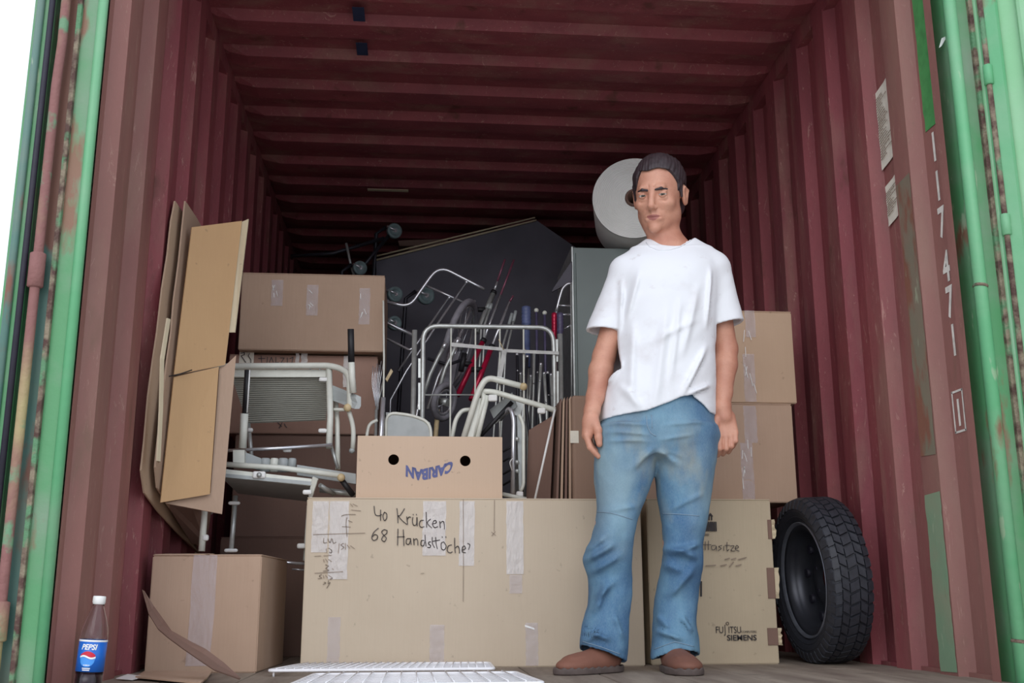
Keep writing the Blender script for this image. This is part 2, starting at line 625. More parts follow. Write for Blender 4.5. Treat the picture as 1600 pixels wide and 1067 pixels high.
# green overpaint on the inner flats next to the post
XI = HW-.032-.0012
mb = MB()
def patch(mb, x, ylo, yhi, zlo, zhi, seed, sgn=-1):
    rnd = random.Random(seed)
    n = 22
    A, B = [], []
    for i in range(n+1):
        z = zlo+(zhi-zlo)*i/n
        A.append(Vector((x, ylo+rnd.uniform(-.001, .003), z+rnd.uniform(-.004, .004)))); B.append(Vector((x, yhi+rnd.uniform(-.004, .002), z+rnd.uniform(-.008, .008))))
    for i in range(n):
        mb.slab([A[i], B[i], B[i+1], A[i+1]], .0006, Vector((sgn, 0, 0)))
patch(mb, XW, -.700, -.610, 1.56, 2.30, 3)
mb.build('green_overpaint', plain('fresh_green_paint', (80, 160, 92), .45), wall_r)['label'] = 'fresh bright green paint patch'
gp = green_paint('faded_green_overpaint', (128, 158, 128), .56, (150, 150, 126))
mb = MB()
patch(mb, XI, -.558, -.464, .013, .50, 4)
mb.build('green_overpaint', gp, wall_r)['label'] = 'faded grey green paint patch'
mb = MB()
patch(mb, XI, -.557, -.466, .60, 1.45, 5)
mb.build('grey_overpaint', green_paint('grey_green_overpaint', (126, 122, 104), .50, (142, 118, 102)), wall_r)['label'] = 'brownish grey green paint strip'
mb = MB()
patch(mb, XW, -.712, -.69, .0, 1.40, 9)
mb.build('green_overpaint', gp, wall_r)['label'] = 'narrow green paint strip beside the post'
# sticker scrap on the post
mb = MB().slab([at(1467, 75, Y=Y0+.0172), at(1471, 60, Y=Y0+.0172), at(1481, 55, Y=Y0+.0172), at(1471, 72, Y=Y0+.0172)], .0008, Vector((0, -1, 0)))
mb.build('sticker_scrap', M['white_plastic'], post_r)

# paper notices stuck to the right wall
def notice(z0, z1, y0, y1, label, lines, seed):
    mb = MB()
    n = 12
    A = []
    x0 = XW-.002
    rnd = random.Random(seed)
    for i in range(n+1):
        t = i/n
        z = z0+(z1-z0)*t
        w = .002*math.sin(t*9+seed)
        A.append((Vector((x0-.003-abs(w), y0-.01*(1-t), z+.012)), Vector((x0-.001, (y0+y1)/2, z)), Vector((x0-.003-abs(w), y1, z-.012))))
    for i in range(n):
        for k in range(2):
            mb.slab([A[i][k], A[i][k+1], A[i+1][k+1], A[i+1][k]], .0004, Vector((-1, 0, 0)))
    o = mb.build('paper_notice', M['paper'])
    tag(o, label, 'paper notice', 'paper notices on the right wall')
    mb = MB()
    for i in range(lines):
        z = z1-.03-(z1-z0-.06)*i/(lines-1)
        L = rnd.uniform(.35, .92)
        t = (z-z0)/(z1-z0)
        wv = abs(.002*math.sin(t*9+seed))
        ya = y1-.008; yb = ya-(y1-y0-.012)*L*.9
        xm = x0-.0058-wv
        y = ya
        while y > yb:
            e = max(yb, y-rnd.uniform(.006, .02))
            tt = (y1-y)/(y1-y0)
            stroke(mb, [(xm, y, z-.010+.02*tt), (xm, e, z-.010+.02*(y1-e)/(y1-y0))], .0032, (-1, 0, 0), .0003)
            y = e-.004
    mb.build('typed_lines', M['pencil'], o)
notice(1.572, 1.845, -.432, -.318, 'long typed paper sheet stuck on the right wall, the upper one', 24, 1)
notice(1.375, 1.510, -.432, -.330, 'short typed paper slip stuck on the right wall below the long sheet', 11, 2)
# ================================================================== CARTONS
def carton(name, lo, hi, mat, label, group=None, rz=0, cat='cardboard box', seams='x', bulge=.004, gap=.003):
    """closed carton: soft-edged body, two top flaps meeting in a seam"""
    cx, cy = (lo[0]+hi[0])/2, (lo[1]+hi[1])/2
    root = empty(name, (cx, cy, lo[2]), label, cat, group, rz)
    R_ = parent_world(root)
    w, d, h = hi[0]-lo[0], hi[1]-lo[1], hi[2]-lo[2]
    bm = bmesh.new()
    bmesh.ops.create_cube(bm, size=1)
    for v in bm.verts:
        v.co = Vector((v.co.x*w, v.co.y*d, (v.co.z+.5)*(h-.004)))
    bmesh.ops.subdivide_edges(bm, edges=bm.edges[:], cuts=7, use_grid_fill=True)
    sd = Vector((cx*7, cy*5, lo[2]*3))
    for v in bm.verts:
        x, y, z = v.co
        inner = (1-abs(2*x/w)**4)
        innz = (1-abs(2*z/h-1)**4)
        innd = (1-abs(2*y/d)**4)
        nv = noise.noise(v.co*4+sd)
        if abs(abs(y)-d/2) < 1e-5: v.co.y -= math.copysign(1, y)*(bulge*.6*inner*innz*(1+nv*1.5))
        if abs(abs(x)-w/2) < 1e-5: v.co.x -= math.copysign(1, x)*(bulge*innd*innz*(1+nv))
        if abs(z-(h-.004)) < 1e-5: v.co.z -= bulge*.8*inner*innd
    bm.normal_update()
    E = [e for e in bm.edges if len(e.link_faces) == 2 and e.link_faces[0].normal.angle(e.link_faces[1].normal, 0) > 1]
    bmesh.ops.bevel(bm, geom=E, offset=.003, segments=2, affect='EDGES')
    bm.verts.index_update(); bm.normal_update()
    V = [R_ @ v.co for v in bm.verts]
    F_ = [tuple(v.index for v in f.verts) for f in bm.faces]
    bm.free()
    mb = MB(); mb.add(V, F_, False)
    b = mb.build('carton_body', mat, root)
    for s_ in (-1, 1):
        mb = MB()
        if seams == 'x':
            y0_, y1_ = (-d/2+.001, -gap/2) if s_ < 0 else (gap/2, d/2-.001)
            mb.rbox((-w/2+.001, y0_, h-.004), (w/2-.001, y1_, h), .001, 1, R_)
        else:
            x0_, x1_ = (-w/2+.001, -gap/2) if s_ < 0 else (gap/2, w/2-.001)
            mb.rbox((x0_, -d/2+.001, h-.004), (x1_, d/2-.001, h), .001, 1, R_)
        mb.build('top_flap', mat, root)
    return root


def front_tape(root, x0, x1, z0, z1, Y, mat='tape_white', seed=0, name='tape_strip'):
    """wrinkled strip of tape on a front face at depth Y (world), slightly proud"""
    mb = MB()
    n = 14
    rnd = random.Random(seed+int(x0*100))
    rows = []
    for i in range(n+1):
        z = z0+(z1-z0)*i/n
        j = rnd.uniform(-.0015, .0015)
        rows.append([Vector((x0+(x1-x0)*k/3+(j if k in (0, 3) else 0), Y-.0012-rnd.uniform(0, .0012), z)) for k in range(4)])
    V, F_ = [], []
    for r in rows: V += r
    for i in range(n):
        for k in range(3): F_.append((i*4+k, i*4+k+1, (i+1)*4+k+1, (i+1)*4+k))
    mb.add(V, F_)
    V2 = [v+Vector((0, .0006, 0)) for v in V]
    mb.add(V2, [tuple(reversed(f)) for f in F_])
    return mb.build(name, M[mat], root)


def pen(root, lines, Y, w=.003, mat='marker', name='handwriting', label=None, off=.0036):
    """pen strokes given as picture points, written on the face at depth Y"""
    mb = MB()
    for L in lines:
        pts = [at(x, y, Y=Y-off) for x, y in L]
        stroke(mb, pts, w, (0, -1, 0), .0004)
    o = mb.build(name, M[mat], root)
    if label: o['label'] = label
    return o


def smooth_line(pts, k=5):
    """catmull-rom through picture points"""
    P = [pts[0]]+list(pts)+[pts[-1]]
    out = []
    for i in range(1, len(P)-2):
        p0, p1, p2, p3 = P[i-1:i+3]
        for j in range(k):
            t = j/k
            out.append(tuple(.5*((2*p1[a])+(-p0[a]+p2[a])*t+(2*p0[a]-5*p1[a]+4*p2[a]-p3[a])*t*t+(-p0[a]+3*p1[a]-3*p2[a]+p3[a])*t**3) for a in (0, 1)))
    out.append(pts[-1])
    return out


# ---- the long wide carton in front
big = carton('long_cardboard_box', (-.672, .0, .0), (.400, .56, .522), M['card_light'], 'long low beige cardboard box with pen writing and tape, in front on the floor', bulge=.003)
FB = .003
for x0, x1, py0, py1, mt in ((489, 511, 782, 863, 'tape_white'), (516, 542, 782, 905, 'tape_white'), (661, 696, 782, 868, 'tape_white'), (718, 741, 782, 884, 'tape_white'), (791, 818, 782, 897, 'tape_white'),
                         (796, 816, 897, 927, 'tape'), (513, 530, 963, 1040, 'tape'), (672, 694, 975, 1040, 'tape'), (821, 841, 972, 1040, 'tape')):
    a, b = at(x0, py0, Y=0), at(x1, py1, Y=0)
    front_tape(big, a.x, b.x, b.z, a.z-.002, 0+.0005, mt, x0)
K = 380/1600.0   # picture scale of the zoomed crop the strokes were read from
def zz(L): return [[(480+x*K, 780+y*K) for x, y in smooth_line(l)] if len(l) > 2 else [(480+x*K, 780+y*K) for x, y in l] for l in L]
w40 = [[(440, 45), (447, 98), (470, 108), (490, 100)], [(483, 70), (482, 100), (483, 140)], [(508, 85), (498, 110), (508, 140), (522, 125), (522, 95), (508, 85)]]
kr = [[(590, 60), (595, 110), (597, 155)], [(640, 62), (612, 105), (600, 110), (625, 140), (655, 165)], [(655, 115), (658, 140), (660, 165)], [(657, 135), (668, 118), (682, 118)],
      [(695, 118), (692, 145), (700, 170), (718, 165), (722, 120), (724, 175)], [(697, 98), (698, 104)], [(718, 98), (719, 104)],
      [(765, 138), (745, 142), (738, 168), (750, 184), (768, 180)], [(783, 85), (784, 130), (786, 185)], [(812, 130), (790, 155), (818, 188)],
      [(822, 162), (848, 155), (845, 140), (830, 145), (826, 170), (840, 186), (858, 180)], [(872, 145), (874, 170), (876, 188)], [(875, 158), (890, 145), (900, 155), (903, 195)]]
w68 = [[(468, 190), (440, 215), (425, 250), (435, 270), (458, 262), (462, 240), (445, 232), (430, 245)], [(525, 205), (505, 200), (490, 215), (505, 238), (520, 255), (508, 278), (490, 265), (500, 242), (522, 225), (525, 205)]]
hs = [[(597, 195), (596, 245), (594, 302)], [(632, 200), (634, 250), (636, 305)], [(592, 248), (615, 246), (640, 246)], [(675, 258), (655, 262), (652, 290), (668, 296), (678, 275), (679, 258), (684, 298)],
      [(700, 258), (702, 280), (703, 300)], [(702, 272), (716, 260), (726, 270), (728, 302)], [(770, 272), (752, 272), (748, 300), (765, 306), (772, 280)], [(775, 235), (777, 270), (782, 308)],
      [(812, 280), (800, 282), (800, 295), (812, 305), (806, 318), (792, 316)], [(845, 250), (848, 290), (856, 325)], [(826, 276), (848, 272), (872, 268)], [(822, 250), (824, 290), (838, 318)],
      [(898, 280), (882, 290), (884, 325), (902, 332), (914, 308), (898, 280)], [(888, 245), (889, 252)], [(912, 245), (913, 252)],
      [(950, 300), (928, 308), (922, 340), (940, 352), (955, 345)], [(970, 255), (970, 300), (974, 352)], [(975, 320), (990, 308), (1000, 325), (1002, 355)], [(1020, 335), (1040, 325), (1035, 308), (1022, 315), (1020, 345), (1042, 352)], [(1055, 290), (1070, 300), (1062, 330)]]
for wd_, lb_ in ((w40, 'marker pen number 40'), (kr, 'marker pen word after the 40'), (w68, 'marker pen number 68'), (hs, 'marker pen word after the 68')):
    pen(big, zz(wd_), 0.001, .0025, 'marker', 'handwriting', lb_)
small = [[(285, 30), (300, 48)], [(300, 30), (330, 45)], [(290, 70), (352, 76)], [(225, 110), (260, 100), (318, 100)], [(262, 120), (256, 160), (262, 245)], [(230, 180), (285, 182)], [(270, 140), (296, 150)],
         [(40, 232), (380, 222)], [(110, 255), (108, 285), (130, 285)], [(135, 260), (150, 285), (160, 258)], [(165, 262), (172, 288), (190, 282)], [(125, 325), (128, 350)], [(140, 320), (160, 335), (158, 352), (145, 348)],
         [(210, 290), (205, 355)], [(240, 290), (222, 300), (240, 315), (225, 330)], [(250, 290), (252, 330)], [(262, 300), (280, 322)], [(285, 305), (312, 325)],
         [(50, 375), (90, 372)], [(108, 372), (160, 368)], [(108, 395), (110, 412)], [(120, 392), (134, 412)], [(140, 395), (160, 410)],
         [(120, 430), (140, 440), (122, 455), (142, 468), (105, 472)], [(165, 455), (172, 462)], [(50, 486), (235, 476)], [(95, 495), (80, 505), (95, 518), (70, 522)], [(105, 500), (110, 520)], [(120, 500), (135, 518)], [(140, 500), (165, 518), (150, 525)],
         [(110, 545), (122, 550), (104, 560)], [(140, 535), (138, 555), (150, 548), (128, 585)]]
pen(big, zz(small), 0.001, .0018, 'pencil', 'handwriting', 'small faint pencil tally at the left edge')
for q_ in ([[(1027, 0), (1028, 450)], [(1028, 450), (1026, 672)]], [[(1232, 5), (1230, 210)], [(1212, 215), (1240, 238)], [(1238, 212), (1214, 240)]], [[(748, 488), (768, 486)]]):
    pen(big, zz(q_), .001, .0016, 'pencil', 'crease_mark')
MB().slab([at(820, 976, Y=-.001), at(835, 981, Y=-.001), at(835, 984, Y=-.001), at(820, 979, Y=-.001)], .0006, Vector((0, -1, 0))).build('tape_scrap', M['white_plastic'], big)

# ---- small square carton, lower left
sq = carton('square_cardboard_box', (-1.092, -.15, 0), (-.770, .30, .338), M['card_brown'], 'square brown cardboard box with one tape strip, lower left on the floor', rz=math.radians(-3), seams='y', bulge=.003, gap=.012)
Rq = parent_world(sq)
mb = MB()
def onq(x, z): return Rq @ Vector((x, -.2257, z))
rows = [(-.04, .03, .336), (-.042, .03, .24), (-.04, .031, .18), (-.042, .028, .10), (-.044, .024, .02)]
for (a0, a1, z0), (b0, b1, z1) in zip(rows[:-1], rows[1:]):
    mb.slab([onq(b0, z1), onq(b1, z1), onq(a1, z0), onq(a0, z0)], .0006, Rq.to_3x3() @ Vector((0, -1, 0)))
mb.build('tape_strip', M['tape'], sq)
mb = MB().slab([Rq @ Vector(p) for p in ((-.155, -.226, .339), (-.01, -.226, .339), (-.01, -.10, .346), (-.155, -.10, .346))], .003, Vector((0, 0, -1)))
mb.build('lifted_flap', M['card_brown'], sq)

# ---- fruit carton with two round holes and upside-down lettering
Y_ = .05
fx0, fx1, fz0, fz1 = -.522, -.047, .522, .728
fr = empty('fruit_box', ((fx0+fx1)/2, .22, fz0), 'brown fruit box with two round holes and blue print, on the long box', 'cardboard box')
def plate_holes(x0, x1, z0, z1, y, t, holes, r):
    """a board with round holes, as a grid of quads around each hole"""
    bm = bmesh.new()
    n = 28
    xs_ = sorted([x0]+[ (holes[i][0]+holes[i+1][0])/2 for i in range(len(holes)-1)]+[x1])
    polys = []
    for i, (hx, hz) in enumerate(holes):
        a, b = xs_[i], xs_[i+1]
        ring, outer = [], []
        for k in range(n):
            th = 2*PI*k/n
            c, s_ = math.cos(th), math.sin(th)
            ring.append((hx+r*c, hz+r*s_))
            tx = ((b-hx) if c > 0 else (a-hx))/c if abs(c) > 1e-6 else 1e9
            tz = ((z1-hz) if s_ > 0 else (z0-hz))/s_ if abs(s_) > 1e-6 else 1e9
            tt = min(tx, tz)
            outer.append((hx+tt*c, hz+tt*s_))
        for cx_, cz_ in ((a, z0), (a, z1), (b, z0), (b, z1)):
            k = min(range(n), key=lambda q: (outer[q][0]-cx_)**2+(outer[q][1]-cz_)**2)
            outer[k] = (cx_, cz_)
        for k in range(n):
            polys.append([ring[k], outer[k], outer[(k+1) % n], ring[(k+1) % n]])
    mb = MB()
    for p in polys:
        f = [Vector((q[0], y, q[1])) for q in p]; g = [v+Vector((0, t, 0)) for v in f]
        mb.add(f+g, [(0, 1, 2, 3), (7, 6, 5, 4), (0, 3, 7, 4)])
    mb.box((x0, y, z1-.0001), (x1, y+t, z1)); mb.box((x0, y, z0), (x1, y+t, z0+.0001))
    mb.box((x0, y, z0), (x0+.0001, y+t, z1)); mb.box((x1-.0001, y, z0), (x1, y+t, z1))
    return mb
h1, h2 = at(615, 718, Y=Y_), at(727, 720, Y=Y_)
FM = cardboard('fruit_box_cardboard', (202, 176, 152), (186, 158, 132), .25)
plate_holes(fx0, fx1, fz0, fz1, Y_, .006, [(h1.x, h1.z), (h2.x, h2.z)], .0175).build('front_panel', FM, fr)
mb = MB().box((fx0, Y_+.006, fz0), (fx0+.005, .40, fz1))
mb.build('side_panel', FM, fr)
MB().box((fx1-.005, Y_+.006, fz0), (fx1, .40, fz1)).build('side_panel', FM, fr)
MB().box((fx0, .395, fz0), (fx1, .40, fz1)).build('back_panel', FM, fr)
MB().box((fx0+.005, Y_+.006, fz0), (fx1-.005, .395, fz0+.005)).build('bottom_panel', M['card_dark'], fr)
MB().box((fx0, Y_+.006, fz1-.004), (fx1, .395, fz1)).build('shading_lid', FM, fr)  # unseen lid, added to keep the inside dark behind the holes
# blue lettering, printed in an arc and upside down
A0, A1 = at(640, 747, Y=Y_), at(705, 722, Y=Y_)
def arc(p):
    # letters run right to left (rotated by half a turn) on a rising curve
    t = p.x/.150
    return Vector((p.x, p.y - .034*max(0, .55-t)**1.6/.55**1.6 + .006*math.sin(t*PI), p.z))
text_mesh('CARIBAN', .056, (-1, 0, 0), (0, 0, -1), (A1.x+.008, Y_-.0006, A1.z+.006), M['blue_ink'], 'printed_lettering', fr, align='LEFT', sx=.66, bold=.0028,
          warp=lambda p: Vector((p.x+.25*p.y*max(0, 1-p.x/.08), p.y*.85 + .034*min(1, max(0, p.x)/.17)**.7 - .010*max(0, p.x/.21-.75)*4, p.z)), label='blue upside down printed lettering')

# ---- computer carton on the right
fj = carton('computer_carton', (.430, .05, 0), (.850, .40, .528), M['card_grey'], 'worn cardboard box with black FUJITSU SIEMENS print, beside the tyre', bulge=.005)
text_mesh('FU', .030, (1, 0, 0), (0, 0, 1), at(1118, 989, Y=.0488), M['ink'], 'printed_lettering', fj, align='LEFT', sx=.78)
text_mesh('J', .038, (1, 0, 0), (0, 0, 1), at(1132, 989, Y=.0488), M['ink'], 'printed_lettering', fj, align='LEFT', sx=.6)
text_mesh('ITSU', .030, (1, 0, 0), (0, 0, 1), at(1138, 989, Y=.0488), M['ink'], 'printed_lettering', fj, align='LEFT', sx=.72)
text_mesh('COMPUTERS', .009, (1, 0, 0), (0, 0, 1), at(1158, 988.5, Y=.0488), M['ink'], 'printed_lettering', fj, align='LEFT', sx=1.0)
text_mesh('SIEMENS', .0245, (1, 0, 0), (0, 0, 1), at(1136, 1000.5, Y=.0488), M['ink'], 'printed_lettering', fj, align='LEFT', sx=1.08, bold=.0004)
c = at(1136.5, 974, Y=.0488)
ring = [(c.x+.0045*math.cos(a), c.z+.0045*math.sin(a)) for a in [i*PI/6 for i in range(13)]]
mb = MB()
stroke(mb, [(x, .0486, z) for x, z in ring], .0016, (0, -1, 0))
mb.build('printed_ring', M['ink'], fj)
# barcode block and arrows
mb = MB()
x = 1096
rnd = random.Random(5)
while x < 1119:
    w_ = rnd.choice((.8, 1.4, .8, 2.0))
    a, b = at(x, 830, Y=.0488), at(x+w_, 815, Y=.0488)
    mb.slab([(a.x, .0486, a.z), (b.x, .0486, a.z), (b.x, .0486, b.z), (a.x, .0486, b.z)], .0003, Vector((0, -1, 0)))
    x += w_+rnd.choice((.8, 1.2))
for px_ in (1098, 1110):
    for q in ([(px_-3, 813), (px_-3, 806), (px_-1, 806), (px_-1, 813)], [(px_+1, 813), (px_+1, 806), (px_+3, 806), (px_+3, 813)], [(px_-4, 806), (px_, 801), (px_+4, 806), (px_+4, 807)]):
        mb.slab([at(u, v, Y=.0486) for u, v in q], .0003, Vector((0, -1, 0)))
for v in (834, 836):
    mb.slab([at(1096, v, Y=.0486), at(1108, v, Y=.0486), at(1108, v+.8, Y=.0486), at(1096, v+.8, Y=.0486)], .0003, Vector((0, -1, 0)))
mb.slab([at(1094, 908, Y=.0486), at(1097, 908, Y=.0486), at(1097, 932, Y=.0486), at(1094, 932, Y=.0486)], .0003, Vector((0, -1, 0)))
mb.build('printed_barcode', M['ink'], fj)
pen(fj, [smooth_line(l) for l in ([(1092, 852), (1096, 848), (1098, 853), (1092, 858), (1099, 858)], [(1102, 846), (1102, 859)], [(1107, 845), (1107, 859)], [(1099, 851), (1111, 851)],
    [(1118, 852), (1112, 853), (1113, 859), (1118, 857), (1119, 853), (1120, 860)], [(1128, 852), (1123, 854), (1127, 857), (1122, 860)], [(1131, 853), (1131, 860)], [(1136, 847), (1136, 860), (1139, 858)], [(1133, 852), (1140, 852)],
    [(1141, 853), (1147, 853), (1142, 860), (1148, 861)], [(1149, 857), (1154, 855), (1151, 852), (1149, 858), (1155, 861)])], .049, .0022, 'marker', 'handwriting', 'marker pen word above the print')
pen(fj, [[(1133, 874), (1140, 872)], [(1143, 874), (1150, 872)], [(1154, 874), (1166, 871)], [(1126, 884), (1135, 882)], [(1140, 885), (1146, 878)], [(1150, 884), (1158, 882)], [(1103, 884), (1118, 883)]], .049, .0032, 'pencil', 'smudged_writing')
# torn hand slots along the right edge
for p0, p1 in ((812, 842), (887, 935), (981, 1008)):
    a, b = at(1203, p1, Y=.05), at(1212, p0, Y=.05)
    MB().rbox((a.x-.006, .0475, a.z), (.8512, .0495, b.z), .0005, 1).build('torn_slot', M['card_dark'], fj)
    mb = MB()
    rnd = random.Random(p0)
    n = 7
    prev = None
    for i in range(n+1):
        z = a.z+(b.z-a.z)*i/n
        xx = .853+rnd.uniform(.0, .008)
        cur = (Vector((.849, .046, z)), Vector((xx, .040-rnd.uniform(0, .008), z)))
        if prev: mb.slab([prev[0], prev[1], cur[1], cur[0]], .002, Vector((0, -1, .05)).normalized())
        prev = cur
    mb.build('torn_edge', M['card_edge'], fj)

# ---- two cartons stacked on the computer carton
ra = carton('taped_cardboard_box', (.405, .20, .530), (1.000, .62, .880), M['card_brown'], 'lower of the two taped boxes stacked on the printed computer carton', 'taped boxes beside the man', bulge=.003)
rb = carton('taped_cardboard_box', (.425, .215, .884), (1.026, .62, 1.225), M['card_mid'], 'upper of the two taped boxes stacked behind the man, at his elbow', 'taped boxes beside the man', bulge=.004)
rc_mat = M['card_grey']
for r_, Yb, rows in ((rb, .216, ((1163, 1181, 485, 527), (1160, 1182, 553, 628))), (ra, .201, ((1161, 1184, 634, 692), (1156, 1180, 692, 782)))):
    for x0, x1, p0, p1 in rows:
        a, b = at(x0, p0, Y=Yb), at(x1, p1, Y=Yb)
        front_tape(r_, a.x, b.x, b.z, a.z, Yb, 'tape', x0+p0)
    mb = MB()
    rnd = random.Random(x0)
    for k in range(7):
        px_ = x0+rnd.uniform(3, 18); py_ = rnd.uniform(rows[0][2]+6, rows[-1][3]-20)
        L = rnd.uniform(8, 22)
        stroke(mb, [at(px_, py_, Y=Yb-.004), at(px_+rnd.uniform(-3, 5), py_+L, Y=Yb-.004)], .0022, (0, -1, 0))
    mb.build('tape_wrinkle', M['white_plastic'], r_)

# ---- folded cartons with a strap, behind the long box, left of the man
fc = empty('flattened_carton_bundle', (at(910, 700, Y=.30).x, .36, .522), 'bundle of folded brown cartons standing on edge, left of the man', 'folded cartons')
def quadbox(name, pts, Ya, t, mat, parent, nrm=None):
    return MB().slab([at(*p, Y=Ya) for p in pts], t, nrm or Vector((0, 1, 0))).build(name, mat, parent)
zb = .523
a0 = at(893, 617, Y=.28); a1 = at(960, 625, Y=.28)
MB().rbox((a0.x, .28, zb), (at(945, 700, Y=.28).x, .52, a0.z), .012, 3).build('carton_front', cardboard('dirty_brown_cardboard', (150, 122, 104), (120, 96, 82), .5), fc)
xs0 = at(873, 700, Y=.28).x
wdt = (a0.x-xs0)/4
for k in range(4):
    x = xs0+k*wdt
    pts = [(x-.012+.004*k, zb), (x+wdt-.016+.004*k, zb), (x+wdt*.8+.004, a0.z-.01+.004*k), (x+.006, a0.z-.03+.006*k)]
    MB().slab([Vector((p[0], .285+.006*k, p[1])) for p in pts], .22, Vector((0, 1, 0))).build('folded_sheet', M['card_brown'] if k % 2 else M['card_dark'], fc)
a, b = at(891, 692, Y=.279), at(904, 673, Y=.279)
MB().box((a.x, .2785, a.z), (b.x, .2798, b.z)).build('paper_label', M['paper'], fc)

# ---- dark maroon carton lying behind, between the white frame and the bundle
mb = MB()
P = [at(862, 640, Y=.32), at(842, 780, Y=.32), at(874, 780, Y=.32), at(878, 640, Y=.32)]
dk = MB().slab([at(826, 672, Y=.42), at(822, 779, Y=.42), at(860, 779, Y=.36), at(866, 648, Y=.36)], .16, Vector((.2, 1, 0)).normalized()).build('dark_carton', M['card_dark'])
tag(dk, 'dark brown carton standing behind the thin white rod, right of the white frame', 'cardboard box')

# ---- stack of cartons at the left behind the white chairs
M['card_reddish'] = cardboard('reddish_brown_cardboard', (166, 132, 116), (130, 100, 88), .45)  # reddish brown tone of the carton below the topmost one
st1 = carton('stacked_carton', (-1.04, .80, .44), (-.52, 1.20, .84), M['card_dark'], 'carton in shade-darkened colour at the bottom of the left stack, behind the lower white frame', 'cartons stacked at the left', bulge=.004)  # dark colour carries the shade of the chairs standing before it
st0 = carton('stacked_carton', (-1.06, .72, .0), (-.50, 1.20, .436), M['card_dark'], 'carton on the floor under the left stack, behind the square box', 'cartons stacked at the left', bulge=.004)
st2 = carton('stacked_carton', (-1.08, .79, .842), (-.492, 1.20, 1.160), M['card_reddish'], 'reddish brown carton with pen letters behind the ribbed grey panel', 'cartons stacked at the left', bulge=.004)
st3 = carton('stacked_carton', (-1.04, .74, 1.168), (-.470, 1.22, 1.487), M['card_brown'], 'topmost carton of the left stack, with three short tape pieces', 'cartons stacked at the left', bulge=.004)
for x0, x1, p0, p1 in ((425, 441, 437, 478), (480, 496, 445, 493), (562, 577, 450, 507)):
    a, b = at(x0, p0, Y=.74), at(x1, p1, Y=.74)
    front_tape(st3, a.x, b.x, b.z, a.z, .741, 'tape', x0)
    mb = MB(); rnd = random.Random(x0)
    for k in range(4):
        px_, py_ = x0+rnd.uniform(1, 9), rnd.uniform(p0+4, p1-12)
        stroke(mb, [at(px_, py_, Y=.736), at(px_+rnd.uniform(-3, 5), py_+rnd.uniform(3, 9), Y=.736)], .0025, (0, -1, 0))
    mb.build('tape_wrinkle', M['white_plastic'], st3)
for x0, x1, p0, p1 in ((462, 467, 551, 572), (471, 480, 550, 572), (537, 543, 556, 605)):
    a, b = at(x0, p0, Y=.79), at(x1, p1, Y=.79)
    front_tape(st2, a.x, b.x, b.z, a.z, .791, 'tape_white', x0)
pen(st2, [[(404, 560), (414, 560)], [(408, 556), (409, 567)], [(418, 558), (417, 567)], [(421, 566), (424, 558), (427, 566)], [(431, 558), (431, 567), (435, 566)], [(438, 559), (444, 559), (439, 567), (445, 567)], [(449, 559), (449, 567)], [(453, 560), (458, 558), (456, 567)],
          [(434, 660), (440, 666)], [(441, 660), (436, 669)], [(444, 662), (448, 668)]], .791, .003, 'marker', 'handwriting')
a, b = at(373, 571, Y=.788), at(397, 550, Y=.788)
lb = MB().box((a.x, .7885, a.z), (b.x, .7899, b.z)).build('paper_label', M['paper'], st2)
pen(st2, [[(376, 552), (382, 551), (382, 554), (377, 556)], [(377, 556), (384, 566)], [(390, 552), (388, 556), (392, 562), (392, 568)]], .788, .0028, 'marker', 'handwriting')
MB().box((-.87, .789, .93), (-.74, .7915, 1.0)).build('paper_label', M['paper'], st2) if False else None

# ---- flat cartons leaning on the left wall
def sheet(name, pts, t, mat, label, parent=None, group=None):
    """thin board through world points (polygon), thickness t towards +x side"""
    P = [Vector(p) for p in pts]
    n = (P[1]-P[0]).cross(P[2]-P[0]).normalized()
    if n.x > 0: n = -n
    mb = MB().slab(P, t, n)
    o = mb.build(name, mat, parent)
    if parent is None: tag(o, label, 'flattened carton', group)
    return o
g = 'flattened cartons leaning on the left wall'
def curved_sheet(name, edge, back, t, mat, label):
    """board whose front edge follows `edge` and which runs back to `back`"""
    n = len(edge)
    V, F_ = [], []
    for side in (0, t):
        for a, b in zip(edge, back):
            for k in range(5):
                p = Vector(a).lerp(Vector(b), k/4)
                p.x += -side + .006*math.sin(k*1.3)
                V.append(p)
    m_ = 5
    N = n*m_
    for i in range(n-1):
        for k in range(m_-1):
            a = i*m_+k
            F_.append((a, a+1, a+m_+1, a+m_)); F_.append((N+a, N+a+m_, N+a+m_+1, N+a+1))
    for i in range(n-1):
        a = i*m_
        F_.append((a, a+m_, N+a+m_, N+a)); a += m_-1
        F_.append((a, N+a, N+a+m_, a+m_))
    for k in range(m_-1):
        F_.append((k, N+k, N+k+1, k+1)); a = (n-1)*m_+k
        F_.append((a, a+1, N+a+1, N+a))
    o = MB().add(V, F_).build(name, mat)
    return tag(o, label, 'flattened carton', g)
SX1, SX2 = -1.122, -1.098
e1 = [at(274, 314, X=SX1), at(268, 345, X=SX1), at(262, 400, X=SX1), at(254, 450, X=SX1), at(246, 520, X=SX1), at(240, 560, X=SX1), at(232, 620, X=SX1), at(226, 690, X=SX1), at(221, 735, X=SX1), at(226, 770, X=SX1), at(248, 800, X=SX1), at(280, 835, X=SX1), at(312, 866, X=SX1)]
def bk(e, x, y1, lift=.02): return [Vector((p.x*.35+x*.65+.03, y1, p.z+lift)) for p in e]
curved_sheet('flattened_carton', e1, [Vector((SX1, .62, max(p.z, .02)+.0)) for p in e1], .005, M['card_mid'], 'flat carton sheet nearest the left wall, seen on edge')
